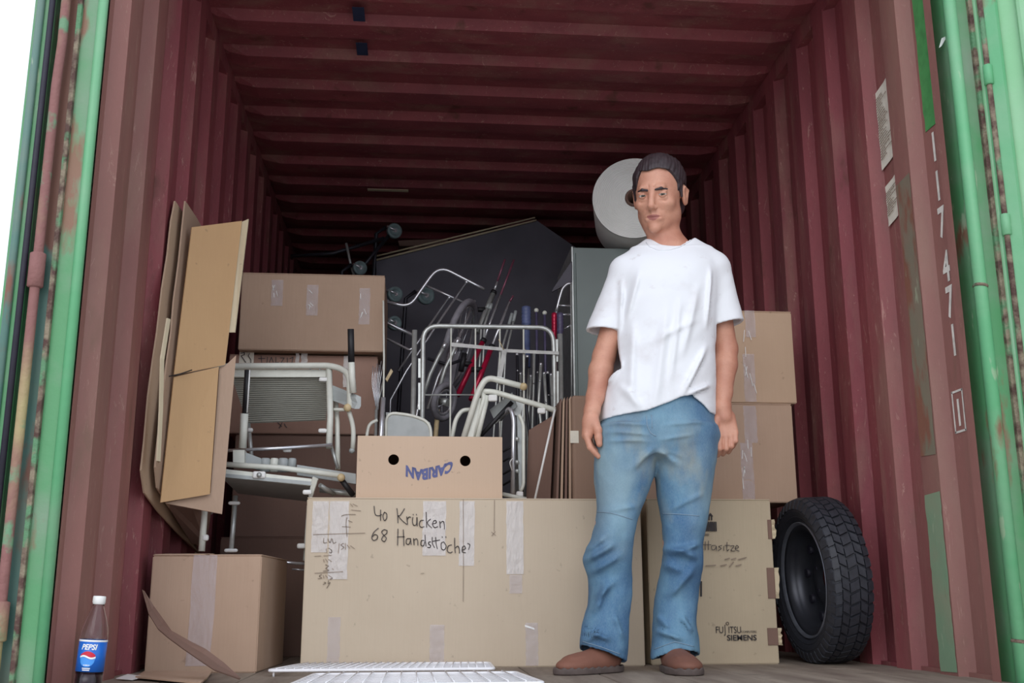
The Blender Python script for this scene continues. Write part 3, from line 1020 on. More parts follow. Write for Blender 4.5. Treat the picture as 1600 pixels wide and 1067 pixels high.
e2 = [at(290, 314, X=SX2), at(286, 350, X=SX2), at(280, 410, X=SX2), at(272, 470, X=SX2), at(268, 520, X=SX2), at(262, 560, X=SX2), at(255, 620, X=SX2), at(247, 690, X=SX2), at(243, 730, X=SX2), at(246, 762, X=SX2), at(262, 788, X=SX2), at(288, 824, X=SX2), at(318, 862, X=SX2)]
curved_sheet('flattened_carton', e2, [Vector((SX2, .62, max(p.z, .02)+.0)) for p in e2], .005, M['card_brown'], 'flat carton sheet seen on edge, second from the left wall')
e3 = [at(263, 497, Y=.10), at(258, 530, Y=.09), at(255, 600, Y=.08), at(250, 700, Y=.07)]
e3 = [at(262, 497, X=-1.07), at(252, 560, X=-1.07), at(250, 640, X=-1.07), at(246, 720, X=-1.07)]
torn = curved_sheet('torn_carton_strip', e3, [Vector((-1.07, p.y+.05, p.z)) for p in e3], .004, M['card_edge'], 'narrow torn carton strip between the flat sheets and the orange folded carton')
torn['group'] = g

# the opened orange-brown carton
oc = empty('opened_carton', (-1.0, .1, .34), 'tall opened orange-brown carton with hanging flaps at the left', 'flattened carton', g)
def pan(name, pts, mat, t=.004):
    P = [at(x, y, Y=Y) for x, y, Y in pts]
    n = (P[1]-P[0]).cross(P[-1]-P[0]).normalized()
    if n.y < 0: n = -n
    return MB().slab(P, t, n).build(name, mat, oc)
pan('upper_panel', [(300, 355, -.06), (272, 586, -.12), (352, 570, .02), (378, 345, .08)], M['card_orange'])
pan('upper_edge_flap', [(377, 347, .088), (363, 440, .06), (351, 569, .03), (357, 519, .04), (367, 519, .04), (388, 342, .08)], M['card_edge'])
pan('lower_panel', [(272, 589, -.12), (251, 785, -.16), (328, 772, -.06), (342, 573, -.01)], M['card_orange'])
pan('side_wing', [(352, 571, .025), (343, 573, .02), (329, 770, -.04), (258, 786, -.13), (347, 803, -.03), (369, 555, .04)], M['card_brown'])
pan('back_panel', [(262, 790, .0), (300, 850, .30), (322, 852, .32), (330, 800, .16), (300, 795, .05)], M['card_dark'])
MB().tube([at(264, 588, Y=-.135), at(282, 584, Y=-.118), at(300, 578, Y=-.10)], .0018, 6).build('slit_tear', M['black'], oc)

# torn cardboard piece curling on the floor in front of the square box
tp = [((222, 921), (226, 925), -.30), ((232, 958), (240, 946), -.34), ((247, 982), (256, 968), -.40), ((262, 995), (268, 985), -.46), ((285, 1012), (300, 1003), -.52), ((308, 1028), (322, 1014), -.56), ((335, 1046), (350, 1035), -.60), ((374, 1060), (375, 1058), -.66)]
V, F_ = [], []
for (a, b, y) in tp:
    p, q = at(*a, Y=y), at(*b, Y=y+.05)
    p.z = max(p.z, .004); q.z = max(q.z, .005)
    V += [p, (p+q)/2+Vector((0, .012, .0)), q]
n = len(tp)
W_ = [v+Vector((.0, .003, -.0035)) for v in V]
for i in range(n-1):
    for k in range(2):
        a = i*3+k
        F_.append((a, a+1, a+4, a+3)); F_.append((3*n+a, 3*n+a+3, 3*n+a+4, 3*n+a+1))
for i in range(n-1):
    a = i*3; F_.append((a, a+3, 3*n+a+3, 3*n+a)); a += 2; F_.append((a, 3*n+a, 3*n+a+3, a+3))
for k in (0, 1):
    F_.append((k, 3*n+k, 3*n+k+1, k+1)); a = (n-1)*3+k; F_.append((a, a+1, 3*n+a+1, 3*n+a))
sc = empty('torn_cardboard', (at(300, 1030, Y=-.5).x, -.45, .0), 'curled torn piece of cardboard lying in front of the square box', 'cardboard scrap')
MB().add(V+W_, F_).build('curled_flap', M['card_dark'], sc)
fl = [at(224, 1047, Z=.006), at(262, 1044, Z=.006), at(372, 1057, Z=.006), at(330, 1056, Z=.006)]
fl = [Vector((at(226, 1050, Y=-.28).x, -.28, .008)), Vector((at(372, 1050, Y=-.66).x, -.66, .008)), Vector((at(372, 1050, Y=-.66).x-.03, -.30, .008)), ]
mb = MB().slab([Vector((-1.09, -.20, .010)), Vector((-1.06, -.42, .010)), Vector((-.845, -.66, .010)), Vector((-.86, -.50, .010)), Vector((-.90, -.20, .010))][::-1], .004, Vector((0, 0, -1)))
mb.build('flat_panel', M['card_brown'], sc)
pc = MB().slab([Vector((-1.11, -.42, .006)), Vector((-1.06, -.45, .004)), Vector((-1.04, -.40, .009)), Vector((-1.09, -.38, .014))], .0015, Vector((0, 0, -1))).build('paper_scrap', M['white_plastic'])
tag(pc, 'small white paper scrap on the floor by the left wall', 'paper scrap')
# ================================================================== TYRE
ty = empty('spare_wheel', (1.015, .055, 0), 'black chunky off-road tyre on a dark steel rim, standing by the right wall', 'tyre')
C0 = Vector((1.005, .060, .268))
AX = Vector((1, .035, .05)).normalized()      # axis, pointing to the wall
U = Vector((0, 0, 1)); U = (U-AX*U.dot(AX)).normalized(); Wv = AX.cross(U)
AS = .82
prof = [(.196, -.066), (.205, -.074), (.225, -.084), (.248, -.083), (.262, -.076), (.2685, -.066), (.2690, -.03), (.2690, .03), (.2685, .066), (.262, .076), (.248, .083), (.225, .084), (.205, .074), (.196, .066), (.186, .05), (.186, -.05), (.196, -.066)]
prof = [(r*.967, h*AS) for r, h in prof]
mb = MB().lathe(prof, C0, AX, 72, cap=False)
mb.build('tyre_body', M['tyre'], ty)
# zig-zag tread blocks, cut as one continuous pattern
mb = MB()
def tp_(th, a, r): return C0 + AX*a*AS + (U*math.cos(th)+Wv*math.sin(th))*r*.967
NB = 46
cols = [(-.074, -.052), (-.048, -.022), (-.018, .018), (.022, .048), (.052, .074)]
for i in range(NB):
    for j, (a0, a1) in enumerate(cols):
        th0 = 2*PI*(i+(.5 if j % 2 else 0))/NB
        dth = 2*PI/NB*.76
        sk = (.045 if j % 2 else -.045)
        if j in (0, 4): sk *= .4
        r0, r1 = .264, .2772
        if j in (0, 4): e = -.006
        else: e = 0
        P = []
        for r in (r0, r1):
            for th, a, s_ in ((th0, a0, 0), (th0, a1, sk), (th0+dth, a1, sk), (th0+dth, a0, 0)):
                rr = r+(e if (j == 0 and a == a0) or (j == 4 and a == a1) else 0)
                P.append(tp_(th+s_, a, rr))
        mb.add(P, [(0, 1, 2, 3), (4, 7, 6, 5), (0, 4, 5, 1), (1, 5, 6, 2), (2, 6, 7, 3), (3, 7, 4, 0)])
        if j in (1, 2, 3):
            pass
o = mb.build('tread_blocks', M['tyre'], ty)
# shoulder lugs
for s_ in (-1, 1):
    mb = MB()
    for i in range(NB):
        th0 = 2*PI*i/NB; d = 2*PI/NB*.6
        P = []
        for (r, a) in ((.270, .072), (.240, .083)):
            P += [tp_(th0, s_*a, r), tp_(th0+d, s_*a, r)]
        Q = [p+AX*s_*.004 for p in P]
        V = P+Q
        mb.add(V, [(4, 5, 7, 6), (0, 1, 5, 4), (2, 6, 7, 3), (0, 4, 6, 2), (1, 3, 7, 5)])
    mb.build('shoulder_lugs', M['tyre'], ty)
for r_, a_ in ((.232, -.0845), (.212, -.0785)):
    MB().lathe([(q*.967, h*AS) for q, h in ((r_-.002, a_+.004), (r_-.001, a_-.0005), (r_+.001, a_-.0005), (r_+.002, a_+.004))], C0, AX, 64, cap=False).build('sidewall_ring', M['tyre'], ty)
M['rim'] = plain('dark_steel_rim', (66, 68, 76), .4, .5, .1, 20)
M['rim_edge'] = plain('bright_rim_edge', (150, 156, 170), .35, .7, .1)
MB().lathe([(q*.967, h*AS) for q, h in ((.184, .06), (.186, -.060), (.170, -.055), (.166, -.02), (.158, .015), (.10, .03), (.085, .018), (.045, .018), (.040, .035), (.038, .035))], C0, AX, 56, cap=False).build('rim_dish', M['rim'], ty)
MB().lathe([(q*.967, h*AS) for q, h in ((.184, -.060), (.191, -.072), (.194, -.072), (.195, -.062))], C0, AX, 56, cap=False).build('rim_lip', M['rim_edge'], ty)
for i in range(5):
    th = 2*PI*i/5+.3
    p = C0+(U*math.cos(th)+Wv*math.sin(th))*.062
    MB().lathe([(.008, .0), (.008, .02)], p+AX*.012, AX, 12).build('bolt_hole', M['dark_gap'], ty)
for i in range(9):
    th = 2*PI*i/9
    p = C0+(U*math.cos(th)+Wv*math.sin(th))*.128
    MB().lathe([(.014, .0), (.014, .02)], p+AX*.008, AX, 14).build('vent_hole', M['dark_gap'], ty)

# ================================================================== SODA BOTTLE
bx, by = -1.0405, -.93+.30
by = -.76
bc = at(137, 1060, Y=by)
bx = bc.x
sB = abs(at(120, 1000, Y=by).x-at(163, 1000, Y=by).x)/2     # body radius
hB = at(150, 933, Y=by).z
bo = empty('soda_bottle', (bx, by, 0), 'half-full blue label PEPSI cola bottle with white cap on the floor edge', 'bottle')
R = sB
def glass(name, rgb, rough, ior, trans=1.0):
    t = NT(name)
    m_ = t.out(lin(rgb), rough)
    t.b.inputs['Transmission Weight'].default_value = trans
    t.b.inputs['IOR'].default_value = ior
    return m_
M['pet'] = glass('clear_bottle_plastic', (248, 248, 252), .04, 1.25)
M['cola'] = plain('cola', (44, 22, 30), .15, 0, 0)
tilt = Vector((.055, 0, 1)).normalized()
base = Vector((bx, by, 0))
body = [(R*.75, 0), (R*.96, .006), (R, .02), (R*.97, .05), (R*.985, .052), (R*.985, hB*.555), (R, hB*.57), (R*.97, hB*.64), (R*.80, hB*.74), (R*.56, hB*.84), (R*.42, hB*.90), (R*.40, hB*.935)]
inner = [(r-.0012, h) for r, h in body][::-1]
inner[-1] = (body[0][0]-.002, .002)
MB().lathe(body+inner, base, tilt, 40, cap=False).build('bottle_body', M['pet'], bo)
MB().lathe([(.001, 0.0), (R*.75, .0005)], base, tilt, 40, cap=False).build('bottle_base', M['pet'], bo)
MB().lathe([(.0005, .003), (R*.72, .004), (R*.92, .010), (R*.95, .02), (R*.94, .046), (.0005, .046)], base, tilt, 40, cap=False).build('cola_fill', M['cola'], bo)
l0, l1 = .045, hB*.548
M['label_blue'] = plain('blue_label_film', (30, 104, 200), .3, 0, .02)
MB().lathe([(R*.99, l0), (R*1.005, l0), (R*1.005, l1), (R*.99, l1)], base, tilt, 48, cap=False).build('label_band', M['label_blue'], bo)
MB().lathe([(R*1.0, l1-.005), (R*1.012, l1-.004), (R*1.012, l1-.001), (R*1.0, l1)], base, tilt, 48, cap=False).build('label_edge', M['white_plastic'], bo)
ct = base+tilt*(hB*.925)
MB().lathe([(R*.43, 0), (R*.44, .003), (R*.47, .004), (R*.47, .016), (R*.44, .019), (.001, .0195)], ct, tilt, 32, cap=True).build('bottle_cap', M['white_plastic'], bo)
# wrap lettering round the label
AXB = tilt
ub = Vector((1, 0, 0)); ub = (ub-AXB*ub.dot(AXB)).normalized(); fb = Vector((0, -1, 0))
camdir = math.atan2(CAM.x-bx, -(CAM.y-by))
def wrap(p, h0, rr=1.03, a0=0.0):
    th = p.x/R + camdir - .28 + a0
    return base + AXB*(h0+p.y) + (ub*math.sin(th)+fb*math.cos(th))*(R*rr)
def wrap_text(body_, size, h0, mat, sx, a0=0, slant=0):
    cu = bpy.data.curves.new('text', 'FONT'); cu.body = body_; cu.size = size; cu.align_x = 'CENTER'; cu.offset = size*.03; cu.shear = slant
    cu.resolution_u = 3; cu.extrude = .0002
    tmp = bpy.data.objects.new('text', cu); COL.objects.link(tmp)
    me = bpy.data.meshes.new_from_object(tmp.evaluated_get(bpy.context.evaluated_depsgraph_get()))
    bpy.data.objects.remove(tmp)
    mb = MB(); mb.add([wrap(Vector((v.co.x*sx, v.co.y, 0)), h0, 1.02+(v.co.z*20), a0) for v in me.vertices], [tuple(p.vertices) for p in me.polygons])
    bpy.data.meshes.remove(me)
    return mb.build('label_lettering', mat, bo)
wrap_text('PEPSI', .017, l1-.022, M['white_plastic'], .92, 0, .25)
def wrap_patch(name, f0, f1, mat, w=.042, n=14, rr=1.025):
    mb = MB()
    for i in range(n):
        xa, xb = -w/2+w*i/n, -w/2+w*(i+1)/n
        q = [wrap(Vector((xa, f0(i/n), 0)), 0, rr), wrap(Vector((xb, f0((i+1)/n), 0)), 0, rr), wrap(Vector((xb, f1((i+1)/n), 0)), 0, rr), wrap(Vector((xa, f1(i/n), 0)), 0, rr)]
        mb.add(q, [(0, 1, 2, 3)])
    return mb.build(name, mat, bo)
hm = l1-.036
M['label_red'] = plain('red_label_film', (206, 30, 60), .3, 0, .02)
M['label_mid'] = plain('light_blue_label_film', (70, 150, 232), .3, 0, .02)
wv = lambda t: .0025*math.sin(t*2*PI)
wrap_patch('label_swoosh_red', lambda t: hm+wv(t)-.001, lambda t: hm+.010-.004*(2*t-1)**2*2, M['label_red'], .034)
wrap_patch('label_swoosh_white', lambda t: hm-.005+wv(t), lambda t: hm-.001+wv(t), M['white_plastic'], .036)
wrap_patch('label_swoosh_blue', lambda t: hm-.005-.020*math.sqrt(max(0, 1-(2*t-1)**2)), lambda t: hm-.0055+wv(t), M['label_mid'], .036)
for k, (h_, w_) in enumerate(((l0+.014, .014), (l0+.007, .018), (l0+.003, .016))):
    wrap_patch('label_small_print', lambda t, h_=h_: h_, lambda t, h_=h_: h_+.0022, M['white_plastic'], w_, 6)

# ================================================================== WIRE GRIDS ON THE FLOOR
M['white_wire'] = plain('white_coated_wire', (246, 246, 250), .4, 0, .02)
def wire_grid(name, cs, z, nx, ny, label, loop=False):
    """rectangular welded wire shelf lying flat; cs = corners near-left, near-right, far-right, far-left"""
    A, B, C_, D = [Vector((p[0], p[1], z)) for p in cs]
    root = empty(name, ((A.x+C_.x)/2, (A.y+C_.y)/2, 0), label, 'wire shelf', 'white wire shelves on the floor')
    mb = MB()
    mb.tube([A, B, C_, D], .0045, 8, closed=True, fillet=.02)
    mb.build('outer_frame', M['white_wire'], root)
    mb = MB()
    for i in range(1, nx):
        t = i/nx
        mb.tube([A.lerp(B, t)+Vector((0, 0, .006)), D.lerp(C_, t)+Vector((0, 0, .006))], .0017, 6)
    mb.build('long_wires', M['white_wire'], root)
    mb = MB()
    for i in range(1, ny):
        t = i/ny
        mb.tube([A.lerp(D, t), B.lerp(C_, t)], .0017, 6)
    mb.build('cross_wires', M['white_wire'], root)
    mb = MB()
    for P in (A, B, C_, D):
        q = P.lerp((A+C_)/2, .05)
        mb.tube([Vector((q.x, q.y, 0)), Vector((q.x, q.y, z))], .003, 6)
    mb.build('feet', M['white_wire'], root)
    return root
zg = .016
def xat(px, y): return at(px, 1050, Y=y).x
wire_grid('wire_shelf', [(xat(418, -.33), -.33), (xat(772, -.33), -.33), (xat(765, -.05), -.05), (xat(470, -.05), -.05)], zg, 26, 7, 'rear white wire shelf lying flat against the long box')
wire_grid('wire_shelf', [(xat(452, -.78), -.78), (xat(850, -.78), -.78), (xat(806, -.40), -.40), (xat(492, -.40), -.40)], zg*.6, 14, 9, 'front white wire shelf lying flat at the floor edge')
# ================================================================== SCULPTING FIELD
class Field:
    """signed distance field on a grid, blended shape by shape, meshed with surface nets"""
    def __init__(s, lo, hi, h):
        s.h = h
        s.lo = np.array(lo, float)
        s.n = np.ceil((np.array(hi)-s.lo)/h).astype(int)+1
        s.a = np.full(s.n, .05, np.float32)

    def win(s, lo, hi, pad):
        i0 = np.maximum(0, np.floor((np.array(lo)-pad-s.lo)/s.h).astype(int))
        i1 = np.minimum(s.n, np.ceil((np.array(hi)+pad-s.lo)/s.h).astype(int)+1)
        sl = tuple(slice(a, b) for a, b in zip(i0, i1))
        g = [s.lo[k]+s.h*np.arange(i0[k], i1[k]) for k in range(3)]
        X, Y, Z = np.meshgrid(*g, indexing='ij', sparse=True)
        return sl, X, Y, Z

    def blend(s, sl, d, k, op='add'):
        a = s.a[sl]
        if a.size == 0: return
        if op == 'add':
            h = np.maximum(k-np.abs(a-d), 0)/k if k > 0 else 0
            s.a[sl] = np.minimum(a, d)-h*h*k/4
        elif op == 'sub':
            d = -d
            h = np.maximum(k-np.abs(a-d), 0)/k if k > 0 else 0
            s.a[sl] = np.maximum(a, d)+h*h*k/4

    def cone(s, p, q, r0, r1, k=.01, op='add', sq=None):
        """tapered capsule; sq=(axis vector, factor) squashes across an axis"""
        p, q = np.array(p, float), np.array(q, float)
        R_ = max(r0, r1)
        sl, X, Y, Z = s.win(np.minimum(p, q)-R_, np.maximum(p, q)+R_, k+.02)
        d = q-p
        L2 = max(float(d@d), 1e-12)
        dx, dy, dz = X-p[0], Y-p[1], Z-p[2]
        t = np.clip((dx*d[0]+dy*d[1]+dz*d[2])/L2, 0, 1)
        ex, ey, ez = dx-t*d[0], dy-t*d[1], dz-t*d[2]
        r = r0+(r1-r0)*t
        D2 = ex*ex+ey*ey+ez*ez
        if sq is not None:
            ax = np.array(sq[0], float); ax /= np.linalg.norm(ax)
            c = ex*ax[0]+ey*ax[1]+ez*ax[2]
            D2 = D2 + c*c*(1/sq[1]**2-1)
        dist = np.sqrt(D2)-r
        s.blend(sl, dist.astype(np.float32), k, op)

    def chain(s, pts, k=.01, **kw):
        for (a, ra), (b, rb) in zip(pts[:-1], pts[1:]): s.cone(a, b, ra, rb, k, **kw)

    def ell(s, c, r, k=.01, op='add', rot=None):
        c = np.array(c, float); r = np.array(r, float)
        R_ = r.max()
        sl, X, Y, Z = s.win(c-R_, c+R_, k+.02)
        dx, dy, dz = X-c[0], Y-c[1], Z-c[2]
        if rot is not None:
            m_ = np.array(rot)
            dx, dy, dz = (m_[0][0]*dx+m_[1][0]*dy+m_[2][0]*dz, m_[0][1]*dx+m_[1][1]*dy+m_[2][1]*dz, m_[0][2]*dx+m_[1][2]*dy+m_[2][2]*dz)
        k0 = np.sqrt((dx/r[0])**2+(dy/r[1])**2+(dz/r[2])**2)
        k1 = np.sqrt((dx/r[0]**2)**2+(dy/r[1]**2)**2+(dz/r[2]**2)**2)
        d = k0*(k0-1)/np.maximum(k1, 1e-6)
        s.blend(sl, np.clip(d, -.05, .05).astype(np.float32), k, op)

    def loft(s, rows, k=.01, op='add', power=2.0):
        """rows: (z, cx, cy, rx, ry) from bottom to top, superelliptic sections"""
        rows = sorted(rows)
        A = np.array(rows)
        lo = (min(A[:, 1]-A[:, 3]), min(A[:, 2]-A[:, 4]), A[0, 0])
        hi = (max(A[:, 1]+A[:, 3]), max(A[:, 2]+A[:, 4]), A[-1, 0])
        sl, X, Y, Z = s.win(lo, hi, k+.02)
        z = Z.ravel()
        def cub(v):
            m_ = np.gradient(v, A[:, 0])
            i = np.clip(np.searchsorted(A[:, 0], z)-1, 0, len(A)-2)
            z0, z1 = A[i, 0], A[i+1, 0]
            hh = z1-z0
            t = np.clip((z-z0)/hh, 0, 1)
            return ((2*t**3-3*t**2+1)*v[i]+(t**3-2*t**2+t)*hh*m_[i]+(-2*t**3+3*t**2)*v[i+1]+(t**3-t**2)*hh*m_[i+1]).reshape(Z.shape)
        cx, cy, rx, ry = [cub(A[:, j]) for j in (1, 2, 3, 4)]
        u, v = np.abs((X-cx)/rx), np.abs((Y-cy)/ry)
        q = (u**power+v**power)**(1/power)
        g_ = np.sqrt((u/rx)**2+(v/ry)**2)/np.maximum(np.sqrt(u*u+v*v), 1e-6)
        d = (q-1)/np.maximum(g_, 1e-3)
        dz = np.maximum(A[0, 0]-Z, Z-A[-1, 0])
        d = np.maximum(d, dz)
        s.blend(sl, np.clip(d, -.05, .05).astype(np.float32), k, op)

    def half(s, n, o, k=.004, lo=None, hi=None):
        """keep the side where (p-o).n < 0, inside a window"""
        n = np.array(n, float); n /= np.linalg.norm(n)
        sl, X, Y, Z = s.win(lo if lo is not None else s.lo, hi if hi is not None else s.lo+s.n*s.h, 0)
        d = (X-o[0])*n[0]+(Y-o[1])*n[1]+(Z-o[2])*n[2]
        a = s.a[sl]
        s.a[sl] = np.maximum(a, d.astype(np.float32))

    def bump(s, fn, lo=None, hi=None):
        sl, X, Y, Z = s.win(lo if lo is not None else s.lo, hi if hi is not None else s.lo+s.n*s.h, 0)
        s.a[sl] += fn(X, Y, Z).astype(np.float32)

    def mesh(s):
        a = s.a.copy()
        a[0], a[-1] = .05, .05
        a[:, 0], a[:, -1] = .05, .05
        a[:, :, 0], a[:, :, -1] = .05, .05
        ins = a < 0
        n = np.array(a.shape)
        c = ins[:-1, :-1, :-1]
        allin = c.copy(); anyin = c.copy()
        for dx in (0, 1):
            for dy in (0, 1):
                for dz in (0, 1):
                    q = ins[dx:n[0]-1+dx, dy:n[1]-1+dy, dz:n[2]-1+dz]
                    allin &= q; anyin |= q
        act = anyin & ~allin
        idx = np.argwhere(act)
        vid = np.full(act.shape, -1, np.int64)
        vid[act] = np.arange(len(idx))
        P = np.zeros((len(idx), 3)); cnt = np.zeros(len(idx))
        for ax in range(3):
            o1, o2 = [k for k in range(3) if k != ax]
            for u in (0, 1):
                for v in (0, 1):
                    p0 = idx.copy(); p0[:, o1] += u; p0[:, o2] += v
                    p1 = p0.copy(); p1[:, ax] += 1
                    f0 = a[p0[:, 0], p0[:, 1], p0[:, 2]]; f1 = a[p1[:, 0], p1[:, 1], p1[:, 2]]
                    cr = (f0 < 0) != (f1 < 0)
                    t = np.where(cr, f0/np.where(cr, f0-f1, 1), 0)
                    pos = p0.astype(float); pos[:, ax] += t
                    P[cr] += pos[cr]; cnt[cr] += 1
        P /= cnt[:, None]
        V = s.lo+P*s.h
        quads = []
        for ax in range(3):
            o1, o2 = [(1, 2), (2, 0), (0, 1)][ax]
            sl0 = [slice(None)]*3; sl1 = [slice(None)]*3
            sl0[ax] = slice(0, -1); sl1[ax] = slice(1, None)
            A, B = ins[tuple(sl0)], ins[tuple(sl1)]
            for flag, cond in ((0, A & ~B), (1, ~A & B)):
                e = np.argwhere(cond)
                if not len(e): continue
                ok = (e[:, o1] > 0) & (e[:, o2] > 0) & (e[:, o1] < n[o1]-1) & (e[:, o2] < n[o2]-1)
                e = e[ok]
                c00 = e.copy(); c00[:, o1] -= 1; c00[:, o2] -= 1
                c10 = e.copy(); c10[:, o2] -= 1
                c11 = e.copy()
                c01 = e.copy(); c01[:, o1] -= 1
                q = [vid[k[:, 0], k[:, 1], k[:, 2]] for k in (c00, c10, c11, c01)]
                if flag: q = q[::-1]
                quads.append(np.stack(q, 1))
        return V, np.concatenate(quads)

    def build(s, name, mat, parent, smooth=2):
        V, Q = s.mesh()
        # light laplacian smoothing
        for _ in range(smooth):
            S = np.zeros_like(V); c = np.zeros(len(V))
            for i in range(4):
                j = (i+1) % 4
                np.add.at(S, Q[:, i], V[Q[:, j]]); np.add.at(c, Q[:, i], 1)
                np.add.at(S, Q[:, j], V[Q[:, i]]); np.add.at(c, Q[:, j], 1)
            V = V*.5+.5*S/c[:, None]
        if parent is not None:
            V = V-np.array(parent_world(parent).translation)
        me = bpy.data.meshes.new(name)
        me.vertices.add(len(V)); me.vertices.foreach_set('co', V.astype(np.float32).ravel())
        me.loops.add(Q.size); me.loops.foreach_set('vertex_index', Q.astype(np.int32).ravel())
        me.polygons.add(len(Q)); me.polygons.foreach_set('loop_start', np.arange(0, Q.size, 4, dtype=np.int32))
        me.update(calc_edges=True); me.validate()
        me.polygons.foreach_set('use_smooth', np.ones(len(me.polygons), bool))
        me.materials.append(mat)
        o = bpy.data.objects.new(name, me)
        COL.objects.link(o)
        if parent is not None: o.parent = parent
        return o


def wavy(X, Y, Z, seed=0, f=20, sx=1, sy=1, sz=1):
    """smooth pseudo noise in -1..1"""
    r = np.random.RandomState(seed)
    out = 0
    for i in range(5):
        k = r.normal(size=3); k /= np.linalg.norm(k)
        fr = f*r.uniform(.6, 1.6)
        out = out+np.sin(X*k[0]*fr*sx+Y*k[1]*fr*sy+Z*k[2]*fr*sz+r.uniform(0, 6.28)+.8*np.sin((X+Y-Z)*f*.5+i))
    return out/5


def ridge(X, Y, Z, p, q, w, amp, fade=.3):
    """a fold: raised along the segment p-q, width w"""
    p, q = np.array(p, float), np.array(q, float)
    d = q-p; L2 = d@d
    t = np.clip(((X-p[0])*d[0]+(Y-p[1])*d[1]+(Z-p[2])*d[2])/L2, 0, 1)
    t = np.clip(((X-p[0])*d[0]+(Z-p[2])*d[2])/(d[0]**2+d[2]**2), 0, 1)
    D2 = (X-p[0]-t*d[0])**2+(Z-p[2]-t*d[2])**2+.25*np.maximum(0, Y-p[1]-.05)**2
    e = np.minimum(1, np.minimum(t, 1-t)/fade+.15)
    return -amp*e*np.exp(-D2/(w*w))
# ================================================================== THE MAN
BY = -.27          # depth of his body
def A3(px, py, Y=BY): return tuple(at(px, py, Y=Y))
man = empty('person', (at(1010, 1050, Y=BY).x, BY, 0), 'person in a dirty white t-shirt and faded blue jeans standing with arms hanging', 'person')

def skin_mat():
    t = NT('skin')
    c = t.mix(t.ramp(t.noise(14, 4), .4, .7), lin((204, 150, 126)), lin((186, 128, 106)))
    c = t.mix(t.math('MULTIPLY', t.ramp(t.noise(160, 2), .55, .75), .25), c, lin((160, 106, 88)))
    t.b.inputs['Subsurface Weight'].default_value = .12
    t.b.inputs['Subsurface Radius'].default_value = (.012, .005, .003)
    t.b.inputs['Subsurface Scale'].default_value = .5
    return t.out(c, .5)
M['skin'] = skin_mat()
M['lip'] = plain('lips', (168, 104, 96), .45, 0, .05)
M['hair'] = plain('dark_brown_hair', (58, 46, 50), .55, 0, .2, 90)
M['eye_white'] = plain('eye_white', (186, 180, 174), .3, 0, 0)
M['iris'] = plain('iris', (84, 78, 66), .15, 0, 0)
M['pupil'] = plain('pupil', (14, 12, 12), .1, 0, 0)

# ---- head frame
HC = Vector(A3(1029.5, 305, BY-.015))
hy = math.radians(27)       # face turned towards the picture's left
hp = math.radians(19)
HR = (Matrix.Rotation(-hy, 3, 'Z') @ Matrix.Rotation(math.radians(3), 3, 'Y') @ Matrix.Rotation(hp, 3, 'X'))
HS = 1.02
HZ = 1.07
def hd(x, y, z): return tuple(HC+HR @ Vector((x*HS, y*HS, z*HZ)))
HRn = [list(r) for r in HR]

sh_l, el_l, wr_l = A3(980, 436), A3(944, 556, BY+.01), A3(925, 642, BY-.03)
sh_r, el_r, wr_r = A3(1112, 430), A3(1135, 545, BY+.02), A3(1129, 636, BY-.02)
nk = Vector(A3(1046, 392, BY+.02))

F = Field((.10, BY-.17, .0), (.70, BY+.20, 1.66), .0025)
# head
def E_(c, r, k=.02, op='add'): F.ell(hd(*c), [r[0]*HS, r[1]*HS, r[2]*HZ], k, op, HRn)
def C_(p, q, r0, r1, k=.01, op='add', sq=None): F.cone(hd(*p), hd(*q), r0*HS, r1*HS, k, op, sq)
E_((0, .018, .036), (.074, .094, .084), .02)
E_((0, -.022, -.022), (.062, .068, .082), .03)
E_((0, -.046, -.082), (.042, .040, .030), .03)
for s_ in (-1, 1):
    E_((s_*.046, -.004, -.062), (.018, .030, .024), .03)
    E_((s_*.040, -.058, -.026), (.020, .020, .016), .02)
C_((-.032, -.079, .021), (.032, -.079, .021), .0095, .0095, .014)
for s_ in (-1, 1):
    E_((s_*.031, -.095, .000), (.017, .014, .011), .012, 'sub')
    E_((s_*.031, -.0735, -.001), (.0135, .0125, .012), .004)
    C_((s_*.017, -.083, .0095), (s_*.044, -.079, .0085), .0034, .003, .004)   # upper lid fold
    C_((s_*.020, -.081, -.012), (s_*.042, -.078, -.011), .003, .003, .005)      # lower lid
C_((0, -.084, .014), (0, -.108, -.030), .0075, .0105, .012)
E_((0, -.108, -.034), (.0105, .0105, .0085), .006)
for s_ in (-1, 1):
    E_((s_*.0125, -.099, -.037), (.0075, .010, .0070), .005)
    E_((s_*.007, -.106, -.0435), (.0032, .0045, .003), .002, 'sub')
C_((0, -.092, -.044), (0, -.090, -.056), .006, .006, .008)
E_((0, -.080, -.064), (.030, .014, .018), .012)
C_((-.025, -.086, -.0610), (0, -.0945, -.0590), .0040, .0052, .004)
C_((0, -.0945, -.0590), (.025, -.086, -.0610), .0052, .0040, .004)
C_((-.020, -.087, -.0705), (.020, -.087, -.0705), .0056, .0056, .005)
C_((-.029, -.089, -.0655), (.0, -.0965, -.0648), .0017, .0017, .002, 'sub')
C_((.0, -.0965, -.0648), (.029, -.089, -.0655), .0017, .0017, .002, 'sub')
E_((0, -.084, -.098), (.018, .014, .014), .014)
for s_ in (-1, 1):
    C_((s_*.019, -.096, -.036), (s_*.033, -.084, -.064), .0045, .0035, .006, 'sub')
    C_((s_*.022, -.090, -.018), (s_*.040, -.079, -.020), .0022, .0015, .006, 'sub')
C_((-.012, -.086, .032), (-.006, -.088, .020), .0015, .0015, .004, 'sub')
C_((.012, -.086, .032), (.006, -.088, .020), .0015, .0015, .004, 'sub')
